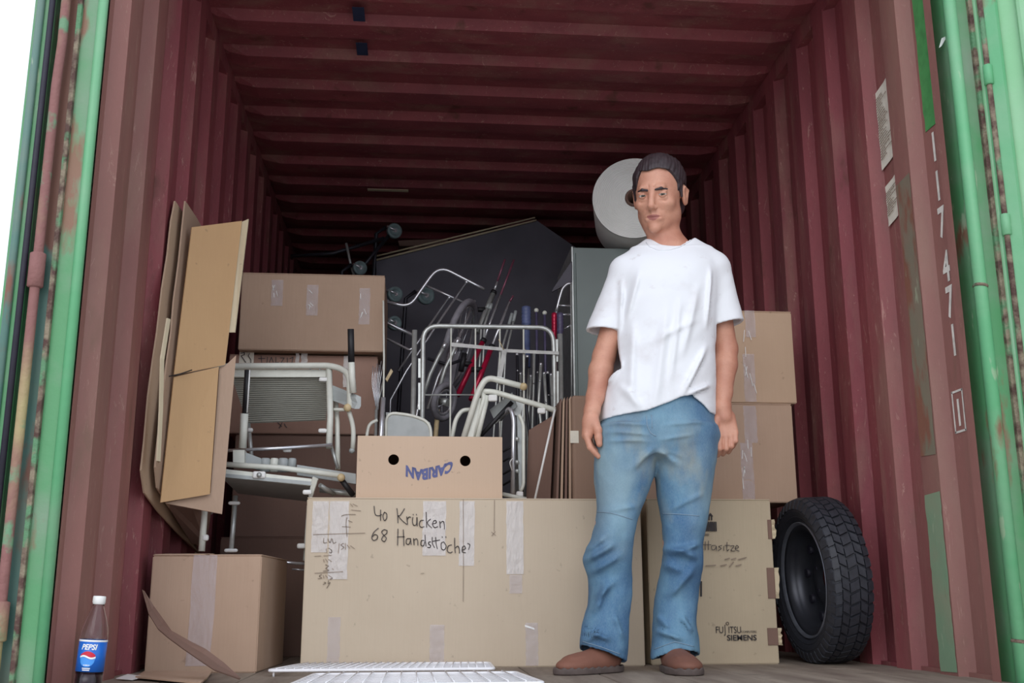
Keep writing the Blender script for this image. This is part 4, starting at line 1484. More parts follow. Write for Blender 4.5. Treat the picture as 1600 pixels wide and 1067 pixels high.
for s_ in (-1, 1):
    E_((s_*.078, .012, -.006), (.008, .019, .031), .008)
    C_((s_*.082, .006, .016), (s_*.085, .026, .006), .0055, .0055, .004)
    C_((s_*.085, .026, .006), (s_*.080, .016, -.030), .0055, .006, .004)
    E_((s_*.088, .008, .000), (.006, .010, .016), .004, 'sub')
# neck and trunk
n0, n1 = hd(0, .022, -.06), (nk.x, nk.y+.01, nk.z-.02)
F.cone((n0[0]-.004, n0[1], n0[2]), (n1[0]-.006, n1[1], n1[2]), .048, .053, .03)
F.cone(hd(-.02, -.03, -.095), (nk.x-.016, nk.y-.045, nk.z-.005), .018, .012, .03)
F.cone(hd(.02, -.0, -.09), (nk.x+.014, nk.y-.040, nk.z-.008), .016, .012, .03)
F.cone((nk.x-.06, nk.y, nk.z-.045), (nk.x+.06, nk.y, nk.z-.045), .050, .050, .04)
F.cone(n1, A3(1040, 520), .075, .10, .04)
F.cone(A3(1040, 520), A3(1030, 660), .10, .10, .03)
F.cone((nk.x, nk.y, nk.z-.06), sh_l, .042, .034, .03); F.cone((nk.x, nk.y, nk.z-.06), sh_r, .042, .034, .03)
# arms
def arm(sh, el, wr, k=.012):
    sh, el, wr = map(np.array, (sh, el, wr))
    F.cone(sh, sh*.45+el*.55, .036, .038, k); F.cone(sh*.45+el*.55, el, .038, .0345, k)
    m1 = el*.72+wr*.28
    F.cone(el, m1, .0345, .0365, k); F.cone(m1, el*.25+wr*.75, .0365, .0265, k)
    F.cone(el*.25+wr*.75, wr, .0265, .0240, k, sq=None)
arm(sh_l, el_l, wr_l); arm(sh_r, el_r, wr_r)
# hand on the picture's right: back of the hand towards us, fingers curled
def P_(px, py, dy=0): return A3(px, py, BY-.02+dy)
F.cone(wr_r, P_(1131, 652), .0255, .026, .01)
for px0, px1, r in ((1123, 1125, .0125), (1131, 1134, .0135), (1138, 1142, .0130), (1143, 1149, .0115)):
    F.cone(P_(px0, 650, .004), P_(px1, 681 if px1 < 1145 else 676, -.006), r, r*.86, .010)
for (x0, y0, x1, y1, x2, y2, r) in ((1124.5, 682, 1124.5, 701, 1121, 711, .0098), (1134, 683, 1134.5, 701, 1129.5, 709, .0098), (1142.5, 681, 1143.0, 697, 1138, 706, .0092), (1149, 676, 1149.5, 689, 1145, 698, .0082)):
    F.cone(P_(x0, y0, -.008), P_(x1, y1, -.012), r, r*.92, .003)
    F.cone(P_(x1, y1, -.012), P_(x2, y2, .014), r*.92, r*.85, .002)
F.chain([(P_(1120, 655, -.004), .0135), (P_(1115.5, 674, -.010), .0115), (P_(1117, 690, -.010), .0100), (P_(1119.5, 702, -.006), .0085)], .004)
# hand on the picture's left: thumb side towards us
def Q_(px, py, dy=0): return A3(px, py, BY-.035+dy)
F.cone(wr_l, Q_(922, 660), .0255, .024, .01, sq=((1, 0, 0), .9))
F.cone(Q_(922, 658), Q_(918, 680, .0), .023, .018, .01)
F.cone(Q_(922, 658, .025), Q_(919, 680, .03), .020, .017, .01)
for k_, (dx, dy_) in enumerate(((0, -.010), (1.5, .010), (2.5, .028), (3.5, .044))):
    r = (.0098, .0100, .0096, .0084)[k_]
    F.cone(Q_(916+dx*.6, 680, dy_), Q_(922+dx, 699-dx*.6, dy_), r, r*.94, .003)
    F.cone(Q_(922+dx, 699-dx*.6, dy_), Q_(935+dx, 713-dx*2.2, dy_+.004), r*.94, r*.82, .003)
F.chain([(Q_(928, 656, -.012), .0150), (Q_(934, 672, -.020), .0125), (Q_(935, 684, -.022), .0110), (Q_(936.5, 694, -.022), .0095)], .006)
# legs hidden in the trousers
hipL, knL, anL = A3(985, 700), A3(950, 850), A3(940, 1022, BY+.01)
hipR, knR, anR = A3(1065, 700), A3(1063, 850), A3(1060, 1022, BY+.03)
for hp_, kn_, an_ in ((hipL, knL, anL), (hipR, knR, anR)):
    F.cone(hp_, kn_, .068, .048, .02); F.cone(kn_, an_, .046, .034, .02)
F.cone(A3(1030, 660), hipL, .09, .07, .03); F.cone(A3(1030, 660), hipR, .09, .07, .03)
body = F.build('body', M['skin'], man, 1)
del F
# lips, by position on the face
me = body.data
me.materials.append(M['lip'])
nv = len(me.vertices); co = np.empty(nv*3, np.float32); me.vertices.foreach_get('co', co)
co = co.reshape(-1, 3)+np.array(man.location)
loc = (co-np.array(HC))@np.array(HRn)/np.array([HS, HS, HZ])
lipv = (np.abs(loc[:, 0]) < .0275) & (loc[:, 1] < -.080) & (loc[:, 2] > -.0755+.012*(np.abs(loc[:, 0])/.022)**2) & (loc[:, 2] < -.0555-.006*(np.abs(loc[:, 0])/.022)**2)
vi = np.empty(len(me.loops), np.int32); me.loops.foreach_get('vertex_index', vi)
fl_ = lipv[vi.reshape(-1, 4)].all(1) if len(vi) == 4*len(me.polygons) else None
if fl_ is not None: me.polygons.foreach_set('material_index', fl_.astype(np.int32))

# ---- eyes, brows
for s_ in (-1, 1):
    c = hd(s_*.031, -.0762, -.0008)
    e = MB().ball(c, .0126*HS, 14).build('eye', M['eye_white'], man)
    look = (CAM-Vector(c)).normalized()
    MB().lathe([(.0066, .0110), (.0050, .0122), (.001, .0128)], c, look, 20, cap=True).build('iris', M['iris'], e)
    MB().lathe([(.0027, .0124), (.001, .0132)], c, look, 14, cap=True).build('pupil', M['pupil'], e)
Fb = Field(tuple(HC-Vector((.1, .13, .02))), tuple(HC+Vector((.1, .0, .08))), .0015)
def bc_(p, q, r0, r1): Fb.cone(hd(*p), hd(*q), r0, r1, .004)
for s_ in (-1, 1):
    bc_((s_*.013, -.0895, .0140), (s_*.030, -.0865, .0170), .0038, .0046)
    bc_((s_*.030, -.0865, .0170), (s_*.046, -.0755, .0135), .0044, .0022)
Fb.build('eyebrows', M['hair'], man, 0)

# upper lids closing over the eyes
for s_ in (-1, 1):
    ec = Vector(hd(s_*.031, -.0762, -.0006))
    Fl = Field(tuple(ec-Vector((.02, .02, .02))), tuple(ec+Vector((.02, .02, .02))), .0013)
    Fl.ell(tuple(ec), (.0136, .0136, .0136), .002)
    a_ = Fl
    sl_, X_, Y_n, Z_ = a_.win(a_.lo, a_.lo+a_.n*a_.h, 0)
    hx = (X_-HC.x)*HR[0][0]+(Y_n-HC.y)*HR[1][0]+(Z_-HC.z)*HR[2][0]
    hyv = (X_-HC.x)*HR[0][1]+(Y_n-HC.y)*HR[1][1]+(Z_-HC.z)*HR[2][1]
    hz = (X_-HC.x)*HR[0][2]+(Y_n-HC.y)*HR[1][2]+(Z_-HC.z)*HR[2][2]
    ex = (np.abs(hx)/HS-.031)/.0135
    up_lid = .0024-.0030*ex**2          # lower border of the upper lid
    lo_lid = -.0040+.0030*ex**2
    gap_ = np.maximum(hz/HS-up_lid, lo_lid-hz/HS)
    a_.a[sl_] = np.maximum(a_.a[sl_], -gap_.astype(np.float32))
    Fl.build('eyelid', M['skin'], man, 0)

# ---- hair
Fh = Field(tuple(HC-Vector((.13, .14, .14))), tuple(HC+Vector((.13, .16, .15))), .0022)
Fh.ell(hd(0, .020, .040), (.083*HS, .103*HS, .091*HS), .01, rot=HRn)
Fh.ell(hd(0, .050, -.020), (.070*HS, .068*HS, .075*HS), .02, rot=HRn)
sl_, X_, Y_n, Z_ = Fh.win(Fh.lo, Fh.lo+Fh.n*Fh.h, 0)
hx = ((X_-HC.x)*HR[0][0]+(Y_n-HC.y)*HR[1][0]+(Z_-HC.z)*HR[2][0])/HS
hyv = ((X_-HC.x)*HR[0][1]+(Y_n-HC.y)*HR[1][1]+(Z_-HC.z)*HR[2][1])/HS
hz = ((X_-HC.x)*HR[0][2]+(Y_n-HC.y)*HR[1][2]+(Z_-HC.z)*HR[2][2])/HS
strands = .0007*np.sin(hx*620+hyv*120+3*np.sin(hz*50)+2*np.sin(hyv*70))+.0022*wavy(hx, hyv, hz, 8, 260, 1, .3, .5)
# the face opening: forehead, temples, ears
fz = np.clip((hz+.02)/.10, 0, 1)
front = -.028-.030*np.clip((hz-.03)/.06, 0, 1)            # how far forward the hair comes
front = front - .030*np.clip(1-np.abs(hx+.058)/.022, 0, 1)*np.clip((hz-.0)/.03, 0, 1)*np.clip((.09-hz)/.02, 0, 1)
open_ = front-hyv                                        # >0 in front of the hair line
opn = np.minimum(open_, .078-hz-6*np.maximum(0, np.abs(hx-.006)-.030)**2+.003*np.sin(hx*90))
a2 = np.maximum(Fh.a[sl_]+strands, opn)
side = np.maximum(-.002-hyv+.016*0, -(hz-.030))          # keep clear of ear fronts
a2 = np.maximum(a2, np.minimum(.010-hyv, .006-hz))       # below eye level only behind the ears
ear = np.sqrt(((np.abs(hx)-.084)/.020)**2+((hyv-.014)/.026)**2+((hz+.004)/.036)**2)-1
a2 = np.maximum(a2, -ear*.02)
a2 = np.maximum(a2, -.082-hz+.0*hx)
Fh.a[sl_] = a2.astype(np.float32)
for (p, q, r0, r1) in (((.0735, -.014, .03), (.0745, -.010, -.010), .0055, .004), ((-.0735, -.018, .03), (-.0735, -.012, -.010), .0055, .004)):
    Fh.cone(hd(*p), hd(*q), r0, r1, .006)
Fh.build('hair', M['hair'], man, 1)

# ---- t-shirt
def shirt_mat():
    t = NT('dirty_white_cotton')
    n = t.ramp(t.noise(7, 6, None, .62), .52, .72)
    c = t.mix(t.math('MULTIPLY', n, .38), lin((232, 234, 238)), lin((196, 188, 188)))
    s2 = t.ramp(t.noise(22, 4), .66, .74)
    c = t.mix(t.math('MULTIPLY', s2, .3), c, lin((176, 160, 156)))
    t.bump(t.noise(700, 2), .08, .002)
    return t.out(c, .85)
M['shirt'] = shirt_mat()
S = Field((.10, BY-.21, .70), (.70, BY+.22, 1.46), .0035)
rows = []
# picture outline of the shirt: (py, left px, right px, half depth)
for py, xl, xr, ry, cy in ((652, 938, 1114, .118, .0), (625, 941, 1115, .118, .0), (590, 948, 1116, .117, .0), (550, 956, 1114, .118, .0), (510, 962, 1115, .122, .003), (470, 962, 1121, .124, .006), (435, 961, 1126, .118, .01), (410, 968, 1124, .100, .015), (392, 990, 1106, .075, .02)):
    a, b = at(xl, py, Y=BY), at(xr, py, Y=BY)
    rows.append(((a.z+b.z)/2, (a.x+b.x)/2, BY+cy, (b.x-a.x)/2, ry))
rows[0] = (rows[0][0]-.02,)+rows[0][1:]
S.loft(rows, .02, power=2.3)
nkz = nk.z
S.cone(A3(1018, 392, BY+.02), A3(978, 421, BY+.0), .038, .046, .03)
S.cone(A3(1072, 386, BY+.02), A3(1113, 414, BY+.0), .038, .046, .03)
S.cone(A3(1030, 400, BY+.02), A3(1060, 396, BY+.02), .055, .055, .03)
# sleeves
def sleeve(p, q, r0, r1):
    S.cone(p, q, r0, r1, .022)
ql, qr = A3(939, 530, BY-.002), A3(1139, 520, BY+.0)
sleeve(A3(975, 430), ql, .051, .052); sleeve(A3(1117, 424), qr, .051, .056)
# folds
def folds(X, Y, Z):
    f = .0042*wavy(X, Y, Z, 1, 34, 1, 1, .6)+.0013*wavy(X, Y, Z, 2, 90)
    for p, q, w, a in (((990, 500), (985, 630), .016, .007), ((1040, 480), (1020, 640), .018, .006), ((1090, 450), (1062, 560), .014, .006), ((1105, 540), (1062, 622), .012, .010),
                       ((1113, 600), (1072, 618), .010, .010), ((1000, 420), (980, 500), .012, .006), ((1112, 415), (1104, 510), .010, .008), ((975, 430), (972, 520), .010, .006), ((970, 600), (1000, 640), .014, .006),
                       ((1060, 470), (1045, 600), .012, .005), ((950, 600), (975, 560), .010, .006), ((1010, 540), (1090, 500), .012, .004)):
        f = f+ridge(X, Y, Z, A3(*p, BY-.10), A3(*q, BY-.10), w*.8, a*1.7)
    return f*1.0
S.bump(folds)
full = S.a.copy()
# hollow it out so that hem and cuffs have a thin edge
hemL, hemM, hemR = at(937, 651, Y=BY-.1), at(1063, 620, Y=BY-.1), at(1114, 642, Y=BY-.1)
sl_, X_, Y_n, Z_ = S.win(S.lo, S.lo+S.n*S.h, 0)
hx_ = [hemL.x-.05, hemL.x, at(1010, 642, Y=BY-.1).x, at(1045, 628, Y=BY-.1).x, hemM.x, at(1080, 618, Y=BY-.1).x, at(1098, 628, Y=BY-.1).x, hemR.x, hemR.x+.05]
hz_ = [hemL.z, hemL.z, at(1010, 642, Y=BY-.1).z, at(1045, 629, Y=BY-.1).z, at(1063, 621, Y=BY-.1).z, at(1080, 618, Y=BY-.1).z, at(1098, 629, Y=BY-.1).z, hemR.z, hemR.z]
hem = np.interp(X_.ravel(), hx_, hz_).reshape(X_.shape)
inner = -(full+.009)
a2 = np.maximum(full, np.where(Z_ < 1.32, inner, -.05*np.ones_like(full)))
torso_zone = (X_ > at(950, 600, Y=BY).x-.01) & (X_ < at(1118, 600, Y=BY).x+.02)
cut = np.where(Z_ < 1.02, hem-Z_, -.05)
a2 = np.maximum(a2, cut)
# cuffs
for q, sh in ((ql, sh_l), (qr, sh_r)):
    d = np.array(q)-np.array(sh); d /= np.linalg.norm(d)
    if q is ql: d = np.array((-.12, -.05, -1.0)); o_ = A3(940, 518)
    else: d = np.array((.22, -.05, -1.0)); o_ = A3(1138, 507)
    d /= np.linalg.norm(d)
    pl = (X_-o_[0])*d[0]+(Y_n-o_[1])*d[1]+(Z_-o_[2])*d[2]
    dist = np.sqrt((X_-o_[0])**2+(Y_n-o_[1])**2+(Z_-o_[2])**2)
    arm_side = (X_ < at(961, 520, Y=BY).x) if q is ql else (X_ > at(1114, 520, Y=BY).x)
    a2 = np.where(arm_side & (dist < .16), np.maximum(a2, pl), a2)
# neck hole
nc = Vector(A3(1046, 372, BY+.015))
ne = np.sqrt(((X_-nc.x-.0)/.080)**2+((Y_n-nc.y+.01)/.080)**2+((Z_-nc.z-.012)/.052)**2)-1
a2 = np.maximum(a2, (-ne*.05))
S.a[sl_] = a2.astype(np.float32)
shirt = S.build('t_shirt', M['shirt'], man, 1)
del S, full, a2

# ---- jeans
def denim():
    t = NT('faded_denim')
    X, Y, Z = t.xyz()
    n = t.ramp(t.noise(9, 5, t.mapping((1, 1, .5)), .6), .38, .68)
    c = t.mix(n, lin((54, 96, 134)), lin((100, 142, 166)))
    # worn thighs
    z1 = t.math('MULTIPLY', t.ramp(Z, .30, .50), t.ramp(Z, .84, .62))
    w = t.math('MULTIPLY', z1, t.ramp(t.noise(6, 3, t.mapping((1, 1, .4), loc=(2, 0, 1))), .40, .62))
    c = t.mix(t.math('MULTIPLY', w, .65), c, lin((142, 168, 176)))
    d = t.math('MULTIPLY', z1, t.ramp(t.noise(8, 4, t.mapping((1, 1, .5), loc=(5, 0, 3))), .52, .66))
    c = t.mix(t.math('MULTIPLY', d, .45), c, lin((160, 156, 128)))
    wv_ = t.ramp(t.noise(500, 2, t.mapping((1, 1, .3))), .3, .8)
    c = t.mix(t.math('MULTIPLY', wv_, .12), c, lin((200, 214, 220)))
    t.bump(t.noise(400, 2), .12, .002)
    return t.out(c, .85)
M['denim'] = denim()
J = Field((.12, BY-.20, .005), (.70, BY+.20, .98), .004)
def leg(rows_, cy0, k=.02):
    rr = []
    for py, xl, xr, ry, cy in rows_:
        a, b = at(xl, py, Y=BY+cy), at(xr, py, Y=BY+cy)
        rr.append(((a.z+b.z)/2, (a.x+b.x)/2, BY+cy, (b.x-a.x)/2, ry))
    J.loft(rr, k, power=2.15)
leg([(1036, 906, 977, .075, .0), (1010, 906, 979, .074, .0), (975, 910, 981, .070, .005), (940, 919, 984, .068, .008), (905, 920, 985, .068, .01), (872, 913, 986, .072, .0), (845, 922, 990, .074, -.008), (815, 930, 997, .076, -.006), (780, 932, 1008, .082, .0), (745, 930, 1019, .092, .0), (705, 931, 1026, .104, .0), (670, 934, 1040, .108, .0)], 0)
leg([(1030, 1016, 1091, .075, .012), (1005, 1018, 1092, .074, .012), (970, 1022, 1088, .068, .015), (930, 1027, 1090, .066, .018), (890, 1033, 1096, .070, .012), (862, 1034, 1098, .074, .004), (830, 1033, 1101, .076, .0), (790, 1030, 1106, .082, .0), (745, 1025, 1114, .094, .0), (705, 1019, 1119, .104, .0), (670, 1010, 1116, .108, .0)], 0)
leg([(712, 975, 1075, .096, .0), (690, 936, 1118, .108, .0), (660, 940, 1116, .110, .0), (630, 944, 1113, .106, .0), (600, 948, 1110, .100, .0)], 0, .03)
def jf(X, Y, Z):
    f = .0034*wavy(X, Y, Z, 11, 46)+.0012*wavy(X, Y, Z, 12, 120)
    low = np.clip((.62-Z)/.2, 0, 1)
    f = f+low*.0055*wavy(X, Y, Z, 13, 60, .8, .8, 1.2)
    fr = BY-.07
    for p, q, w, a in (((918, 862), (945, 838), .012, .012), ((916, 876), (960, 850), .012, .014), ((925, 895), (972, 866), .012, .010), ((950, 905), (930, 960), .013, .012), ((930, 935), (965, 905), .012, .008),
                       ((915, 985), (955, 1000), .011, .010), ((912, 1005), (940, 985), .010, .008), ((960, 960), (975, 1000), .010, .007),
                       ((1040, 855), (1092, 872), .012, .014), ((1095, 850), (1055, 862), .010, .010), ((1040, 880), (1070, 895), .012, .008), ((1088, 885), (1045, 935), .013, .010), ((1065, 960), (1085, 990), .011, .009),
                       ((1028, 985), (1070, 1000), .010, .009), ((1030, 960), (1050, 985), .010, .007),
                       ((945, 662), (1010, 668), .006, .004), ((943, 675), (1012, 683), .006, .004), ((942, 690), (1010, 692), .006, .004), ((1030, 668), (1100, 662), .006, .004), ((1028, 690), (1080, 682), .006, .004), ((1020, 700), (985, 735), .010, .007), ((1024, 705), (1060, 730), .010, .007),
                       ((1000, 790), (940, 800), .008, .004), ((1100, 770), (1040, 800), .008, .004)):
        f = f+ridge(X, Y, Z, A3(*p, fr), A3(*q, fr), w*.9, a*1.5)
    # gather between the raised folds
    f = f+.0035*np.exp(-((Z-.36)/.035)**2)+.0
    return f
J.bump(jf)
slj, X_, Y_n, Z_ = J.win(J.lo, J.lo+J.n*J.h, 0)
fullj = J.a.copy()
hemz = np.interp(X_.ravel(), [A3(905, 1012)[0], A3(940, 1012)[0], A3(975, 1030)[0], A3(1018, 1022)[0], A3(1055, 1012)[0], A3(1092, 1022)[0]],
                 [at(905, 1008, Y=BY-.07).z, at(940, 1018, Y=BY-.07).z, at(977, 1034, Y=BY-.07).z, at(1020, 1030, Y=BY-.07).z, at(1055, 1014, Y=BY-.07).z, at(1090, 1022, Y=BY-.07).z]).reshape(X_.shape)
hemz = hemz-.018*np.clip((Y_n-BY+.03)/.08, 0, 1)
inn = np.where(Z_ < .16, -(fullj+.008), -.05)
J.a[slj] = np.maximum(np.maximum(fullj, inn), np.where(Z_ < .2, hemz-Z_, -.05)).astype(np.float32)
jeans = J.build('jeans', M['denim'], man, 1)
del J, fullj
M['thread'] = plain('pale_seam_thread', (142, 164, 182), .8, 0, .05)

def on_surface(obj, off=.0012):
    dg = bpy.context.evaluated_depsgraph_get()
    bm = bmesh.new(); bm.from_mesh(obj.data)
    t = BVHTree.FromBMesh(bm); bm.free()
    L = man.location
    def f(px, py):
        d = (at(px, py, Y=0)-CAM).normalized()
        h = t.ray_cast(CAM-L, d)
        return (h[0]+L+h[1]*off) if h[0] is not None else None
    return f
fj_ = on_surface(jeans)
def seam(name, pts, r, mat, parent, f, n=16):
    P = []
    for (a, b) in zip(pts[:-1], pts[1:]):
        for i in range(n):
            t = i/n
            q = f(a[0]+(b[0]-a[0])*t, a[1]+(b[1]-a[1])*t)
            if q is not None and (not P or (q-P[-1]).length < .05): P.append(q)
    if len(P) > 2:
        return MB().tube(P, r, 5).build(name, mat, parent)
seam('knee_seam', [(931, 799), (955, 801), (990, 812)], .0009, M['thread'], jeans, fj_)
seam('knee_seam', [(1036, 802), (1062, 803), (1094, 806)], .0009, M['thread'], jeans, fj_)
seam('side_seam', [(1000, 800), (990, 850), (983, 900), (978, 960), (972, 1015)], .0009, M['thread'], jeans, fj_)
seam('fly_seam', [(1010, 650), (1011, 665), (1016, 676), (1026, 682)], .0011, M['thread'], jeans, fj_, 8)
seam('fly_seam', [(1018, 648), (1019, 672)], .0009, M['thread'], jeans, fj_, 8)
seam('hem_stitch', [(911, 1002), (940, 1011), (972, 1023)], .0009, M['thread'], jeans, fj_, 10)
seam('hem_stitch', [(1023, 1014), (1055, 1002), (1087, 1011)], .0009, M['thread'], jeans, fj_, 10)
fs_ = on_surface(shirt)
for q in ([(1010, 379), (1016, 386), (1028, 391), (1045, 391), (1062, 386), (1076, 378), (1084, 371)],):
    seam('collar_edge', q, .0022, M['shirt'], shirt, fs_, 6)

# ---- shoes
M['suede'] = cardboard('brown_suede', (130, 86, 70), (98, 64, 52), .6)
M['sole'] = plain('grey_brown_sole', (92, 80, 76), .8)
def shoe(heel, toe, wid, name='shoe'):
    h, t = Vector(heel), Vector(toe)
    d = (t-h); L = d.length; d.normalize()
    s_ = Vector((-d.y, d.x, 0))
    ang = math.atan2(d.y, d.x)
    G = Field((min(h.x, t.x)-.09, min(h.y, t.y)-.09, -.005), (max(h.x, t.x)+.09, max(h.y, t.y)+.09, .16), .0028)
    rot = [[d.x, s_.x, 0], [d.y, s_.y, 0], [0, 0, 1]]
    def pt(a, b, z): return tuple(h+d*a*L+s_*b+Vector((0, 0, z)))
    G.ell(pt(.20, 0, .038), (.062, wid*.40, .038), .02, rot=rot)
    G.ell(pt(.50, 0, .030), (.080, wid*.43, .032), .02, rot=rot)
    G.ell(pt(.76, .002, .024), (.066, wid*.48, .024), .02, rot=rot)
    G.cone(pt(.12, 0, .04), pt(.10, 0, .070), wid*.30, wid*.26, .012)
    G.cone(pt(.50, 0, .034), pt(.28, 0, .046), .024, .028, .015)
    sl_, X_, Y_n, Z_ = G.win(G.lo, G.lo+G.n*G.h, 0)
    G.a[sl_] = np.maximum(G.a[sl_], .010-Z_)
    G.bump(lambda X, Y, Z: .0008*wavy(X, Y, Z, 31, 120)+ridge(X, Y, Z, pt(.98, -.02, .045), pt(.70, -.03, .052), .004, .0018)+ridge(X, Y, Z, pt(.98, .02, .045), pt(.70, .03, .052), .004, .0018))
    up = G.build(name, M['suede'], man, 1)
    G2 = Field((min(h.x, t.x)-.09, min(h.y, t.y)-.09, -.005), (max(h.x, t.x)+.09, max(h.y, t.y)+.09, .05), .0025)
    for a, w_, l_ in ((.20, wid*.43, .070), (.50, wid*.44, .085), (.76, wid*.53, .075)):
        G2.ell(pt(a, 0, .012), (l_, w_, .060), .03, rot=rot)
    sl_, X_, Y_n, Z_ = G2.win(G2.lo, G2.lo+G2.n*G2.h, 0)
    G2.a[sl_] = np.maximum(np.maximum(G2.a[sl_], .001-Z_), Z_-.019-.002*np.sin(X_*300))
    so = G2.build('sole', M['sole'], man, 1)
    w = so.matrix_world
    so.parent = up
    return up
bl = at(958, 1050, Y=BY+.0).x
shoe((at(962, 1040, Y=BY+.01).x-.004, BY+.01, 0), (at(868, 1040, Y=BY-.10).x+.020, BY-.10, 0), .086)
shoe((at(1050, 1040, Y=BY+.03).x, BY+.035, 0), (at(1074, 1050, Y=BY-.15).x, BY-.17, 0), .098)
# ================================================================== MEDICAL AIDS
def T(pts): return [at(*p[:2], Y=p[2]) for p in pts]
def tub(name, pts, r, mat, parent, fillet=0, closed=False, seg=10, label=None):
    o = MB().tube(T(pts), r, seg, closed, fillet).build(name, M[mat], parent)
    if label: o['label'] = label
    return o
def pan3(name, pts, t, mat, parent):
    P = T(pts)
    n = (P[1]-P[0]).cross(P[2]-P[0]).normalized()
    if n.y < 0: n = -n
    return MB().slab(P, t, n).build(name, M[mat], parent)
def knob(name, p, r, mat, parent):
    return MB().ball(at(*p[:2], Y=p[2]), r, 8).build(name, M[mat], parent)
def clip(px, py, Y, parent, w=.030, h=.016):
    c = at(px, py, Y=Y)
    return MB().rbox((c.x-w/2, c.y-.008, c.z-h/2), (c.x+w/2, c.y+.008, c.z+h/2), .006, 2).build('plastic_clip', M['white_plastic'], parent)

# ---- upper commode chair (left), lying on its side over the lower one
Ya, Yb2 = .22, .46
ca = empty('commode_chair', (at(450, 700, Y=.34).x, .34, at(450, 700, Y=.34).z), 'upper cream metal commode chair with ribbed grey back panel and black grips', 'commode chair')
tub('top_tube', [(330, 573, .40), (368, 572, .40), (520, 571, .36), (546, 582, .33), (547, 636, .31)], .0115, 'white_tube', ca, .06)
knob('end_cap', (543, 637, .305), .0145, 'cream_cap', ca)
pan3('cross_rail', [(352, 577, .41), (516, 577, .38), (516, 589, .38), (352, 589, .41)], .014, 'white_tube', ca)
for px in (376, 431, 485, 500): MB().lathe([(.004, 0), (.004, .003)], at(px, 576 if px > 400 else 581, Y=.375+.0003*(500-px)), (0, -1, 0), 12).build('rivet', M['chrome'], ca)
def ribmat():
    t = NT('ribbed_grey_plastic')
    w = t.n('TexWave', wave_type='BANDS', bands_direction='Z')
    w.inputs['Scale'].default_value = 26
    t.link(t.co, w.inputs['Vector'])
    t.bump(w.outputs['Fac'], 1.0, .01)
    return t.out(lin((150, 152, 146)), .5)
P = T([(362, 589, .425), (514, 588, .395), (509, 656, .47), (386, 661, .50)])
mb = MB()
nr = 22
for i in range(nr):
    t0, t1 = i/nr, (i+.62)/nr
    a, b = P[0].lerp(P[3], t0), P[1].lerp(P[2], t0)
    c, d = P[1].lerp(P[2], t1), P[0].lerp(P[3], t1)
    mb.slab([a, b, c, d], .006, Vector((0, 1, 0)))
mb.slab([p+Vector((0, .007, 0)) for p in P], .003, Vector((0, 1, 0)))
M['ribbed'] = plain('ribbed_grey_plastic', (168, 168, 158), .5, 0, .03)
mb.build('ribbed_panel', M['ribbed'], ca)
tub('frame_post', [(514, 577, .37), (516, 650, .34), (514, 700, .32)], .0115, 'white_tube', ca)
tub('frame_post', [(388, 662, .50), (394, 724, .46)], .008, 'zinc', ca)
tub('cross_bar', [(356, 704, .26), (440, 700, .28), (519, 695, .31)], .0060, 'chrome', ca, label='chrome cross bar')
clip(505, 593, .36, ca); clip(504, 673, .33, ca); clip(391, 672, .44, ca, .02)
clip(449, 703, .30, ca, .03)
tub('rear_post', [(524, 618, .40), (527, 660, .38), (528, 734, .35)], .0090, 'white_tube', ca)
tub('rear_post', [(516, 692, .36), (528, 732, .34)], .006, 'zinc', ca)
tub('arm_stay', [(543, 636, .32), (553, 668, .34), (551, 703, .35)], .0085, 'white_tube', ca, .04)
knob('end_cap', (550, 704, .35), .0105, 'grey_plastic', ca)
tub('arm_stay', [(518, 640, .36), (544, 640, .34)], .0065, 'white_tube', ca)
# right arm with black grip
g1 = tub('armrest_sleeve', [(549, 566, .27), (550, 590, .28), (552, 614, .29)], .0120, 'white_tube', ca)
tub('grip', [(548, 514, .25), (549, 566, .27)], .0115, 'black', ca, label='black grip')
pan3('link_plate', [(520, 602, .36), (558, 617, .29), (564, 620, .29), (564, 634, .29), (556, 634, .29), (520, 620, .36)], .012, 'grey_plastic', ca)
# left arm
tub('grip', [(387, 578, .20), (383, 646, .22)], .0105, 'black', ca, label='black grip')
tub('armrest_sleeve', [(382, 646, .22), (379, 700, .24)], .0135, 'white_tube', ca)
tub('grip_highlight', [(390, 578, .195), (386, 645, .213)], .0032, 'white_plastic', ca)
pan3('hinge_socket', [(364, 703, .19), (382, 703, .19), (382, 724, .19), (364, 724, .19)], .05, 'white_tube', ca)
pan3('arm_link', [(382, 706, .215), (408, 716, .25), (408, 734, .25), (382, 724, .215)], .02, 'grey_plastic', ca)
for px, r in ((414, .017), (428, .014), (442, .017), (456, .014)):
    c0, c1 = at(px, 737, Y=.26), at(px, 716, Y=.26)
    MB().lathe([(r, 0), (r, (c1-c0).length*.9), (r*.8, (c1-c0).length)], c0, (0, 0, 1), 18).build('hinge_block', M['grey_plastic' if px != 428 else 'white_tube'], ca)

# ---- lower commode chair (left)
cb = empty('commode_chair', (at(450, 760, Y=.30).x, .30, .34), 'lower cream metal commode chair, its flat seat board seen from below', 'commode chair')
zs = at(420, 752, Y=.14).z
def sz(px, py, z): return at(px, py, Z=z)
P = [at(345, 745, Y=.14), at(487, 758, Y=.12), at(484, 784, Y=.50), at(372, 771, Y=.50)]
zz_ = sum(p.z for p in P[:2])/2
n_ = Vector((0, 0, 1))
MB().slab(P, .012, n_).build('seat_board', M['grey_plastic'], cb)
pan3('seat_rail', [(345, 732, .145), (487, 748, .125), (487, 759, .125), (345, 745, .145)], .016, 'white_tube', cb)
tub('side_tube', [(345, 725, .17), (440, 731, .17), (533, 743, .17)], .0095, 'white_tube', cb)
knob('end_cap', (533, 746, .165), .0135, 'cream_cap', cb)
tub('side_tube', [(534, 750, .18), (552, 774, .20)], .0095, 'black', cb, label='dark tube end')
clip(405, 742, .13, cb, .042, .024)
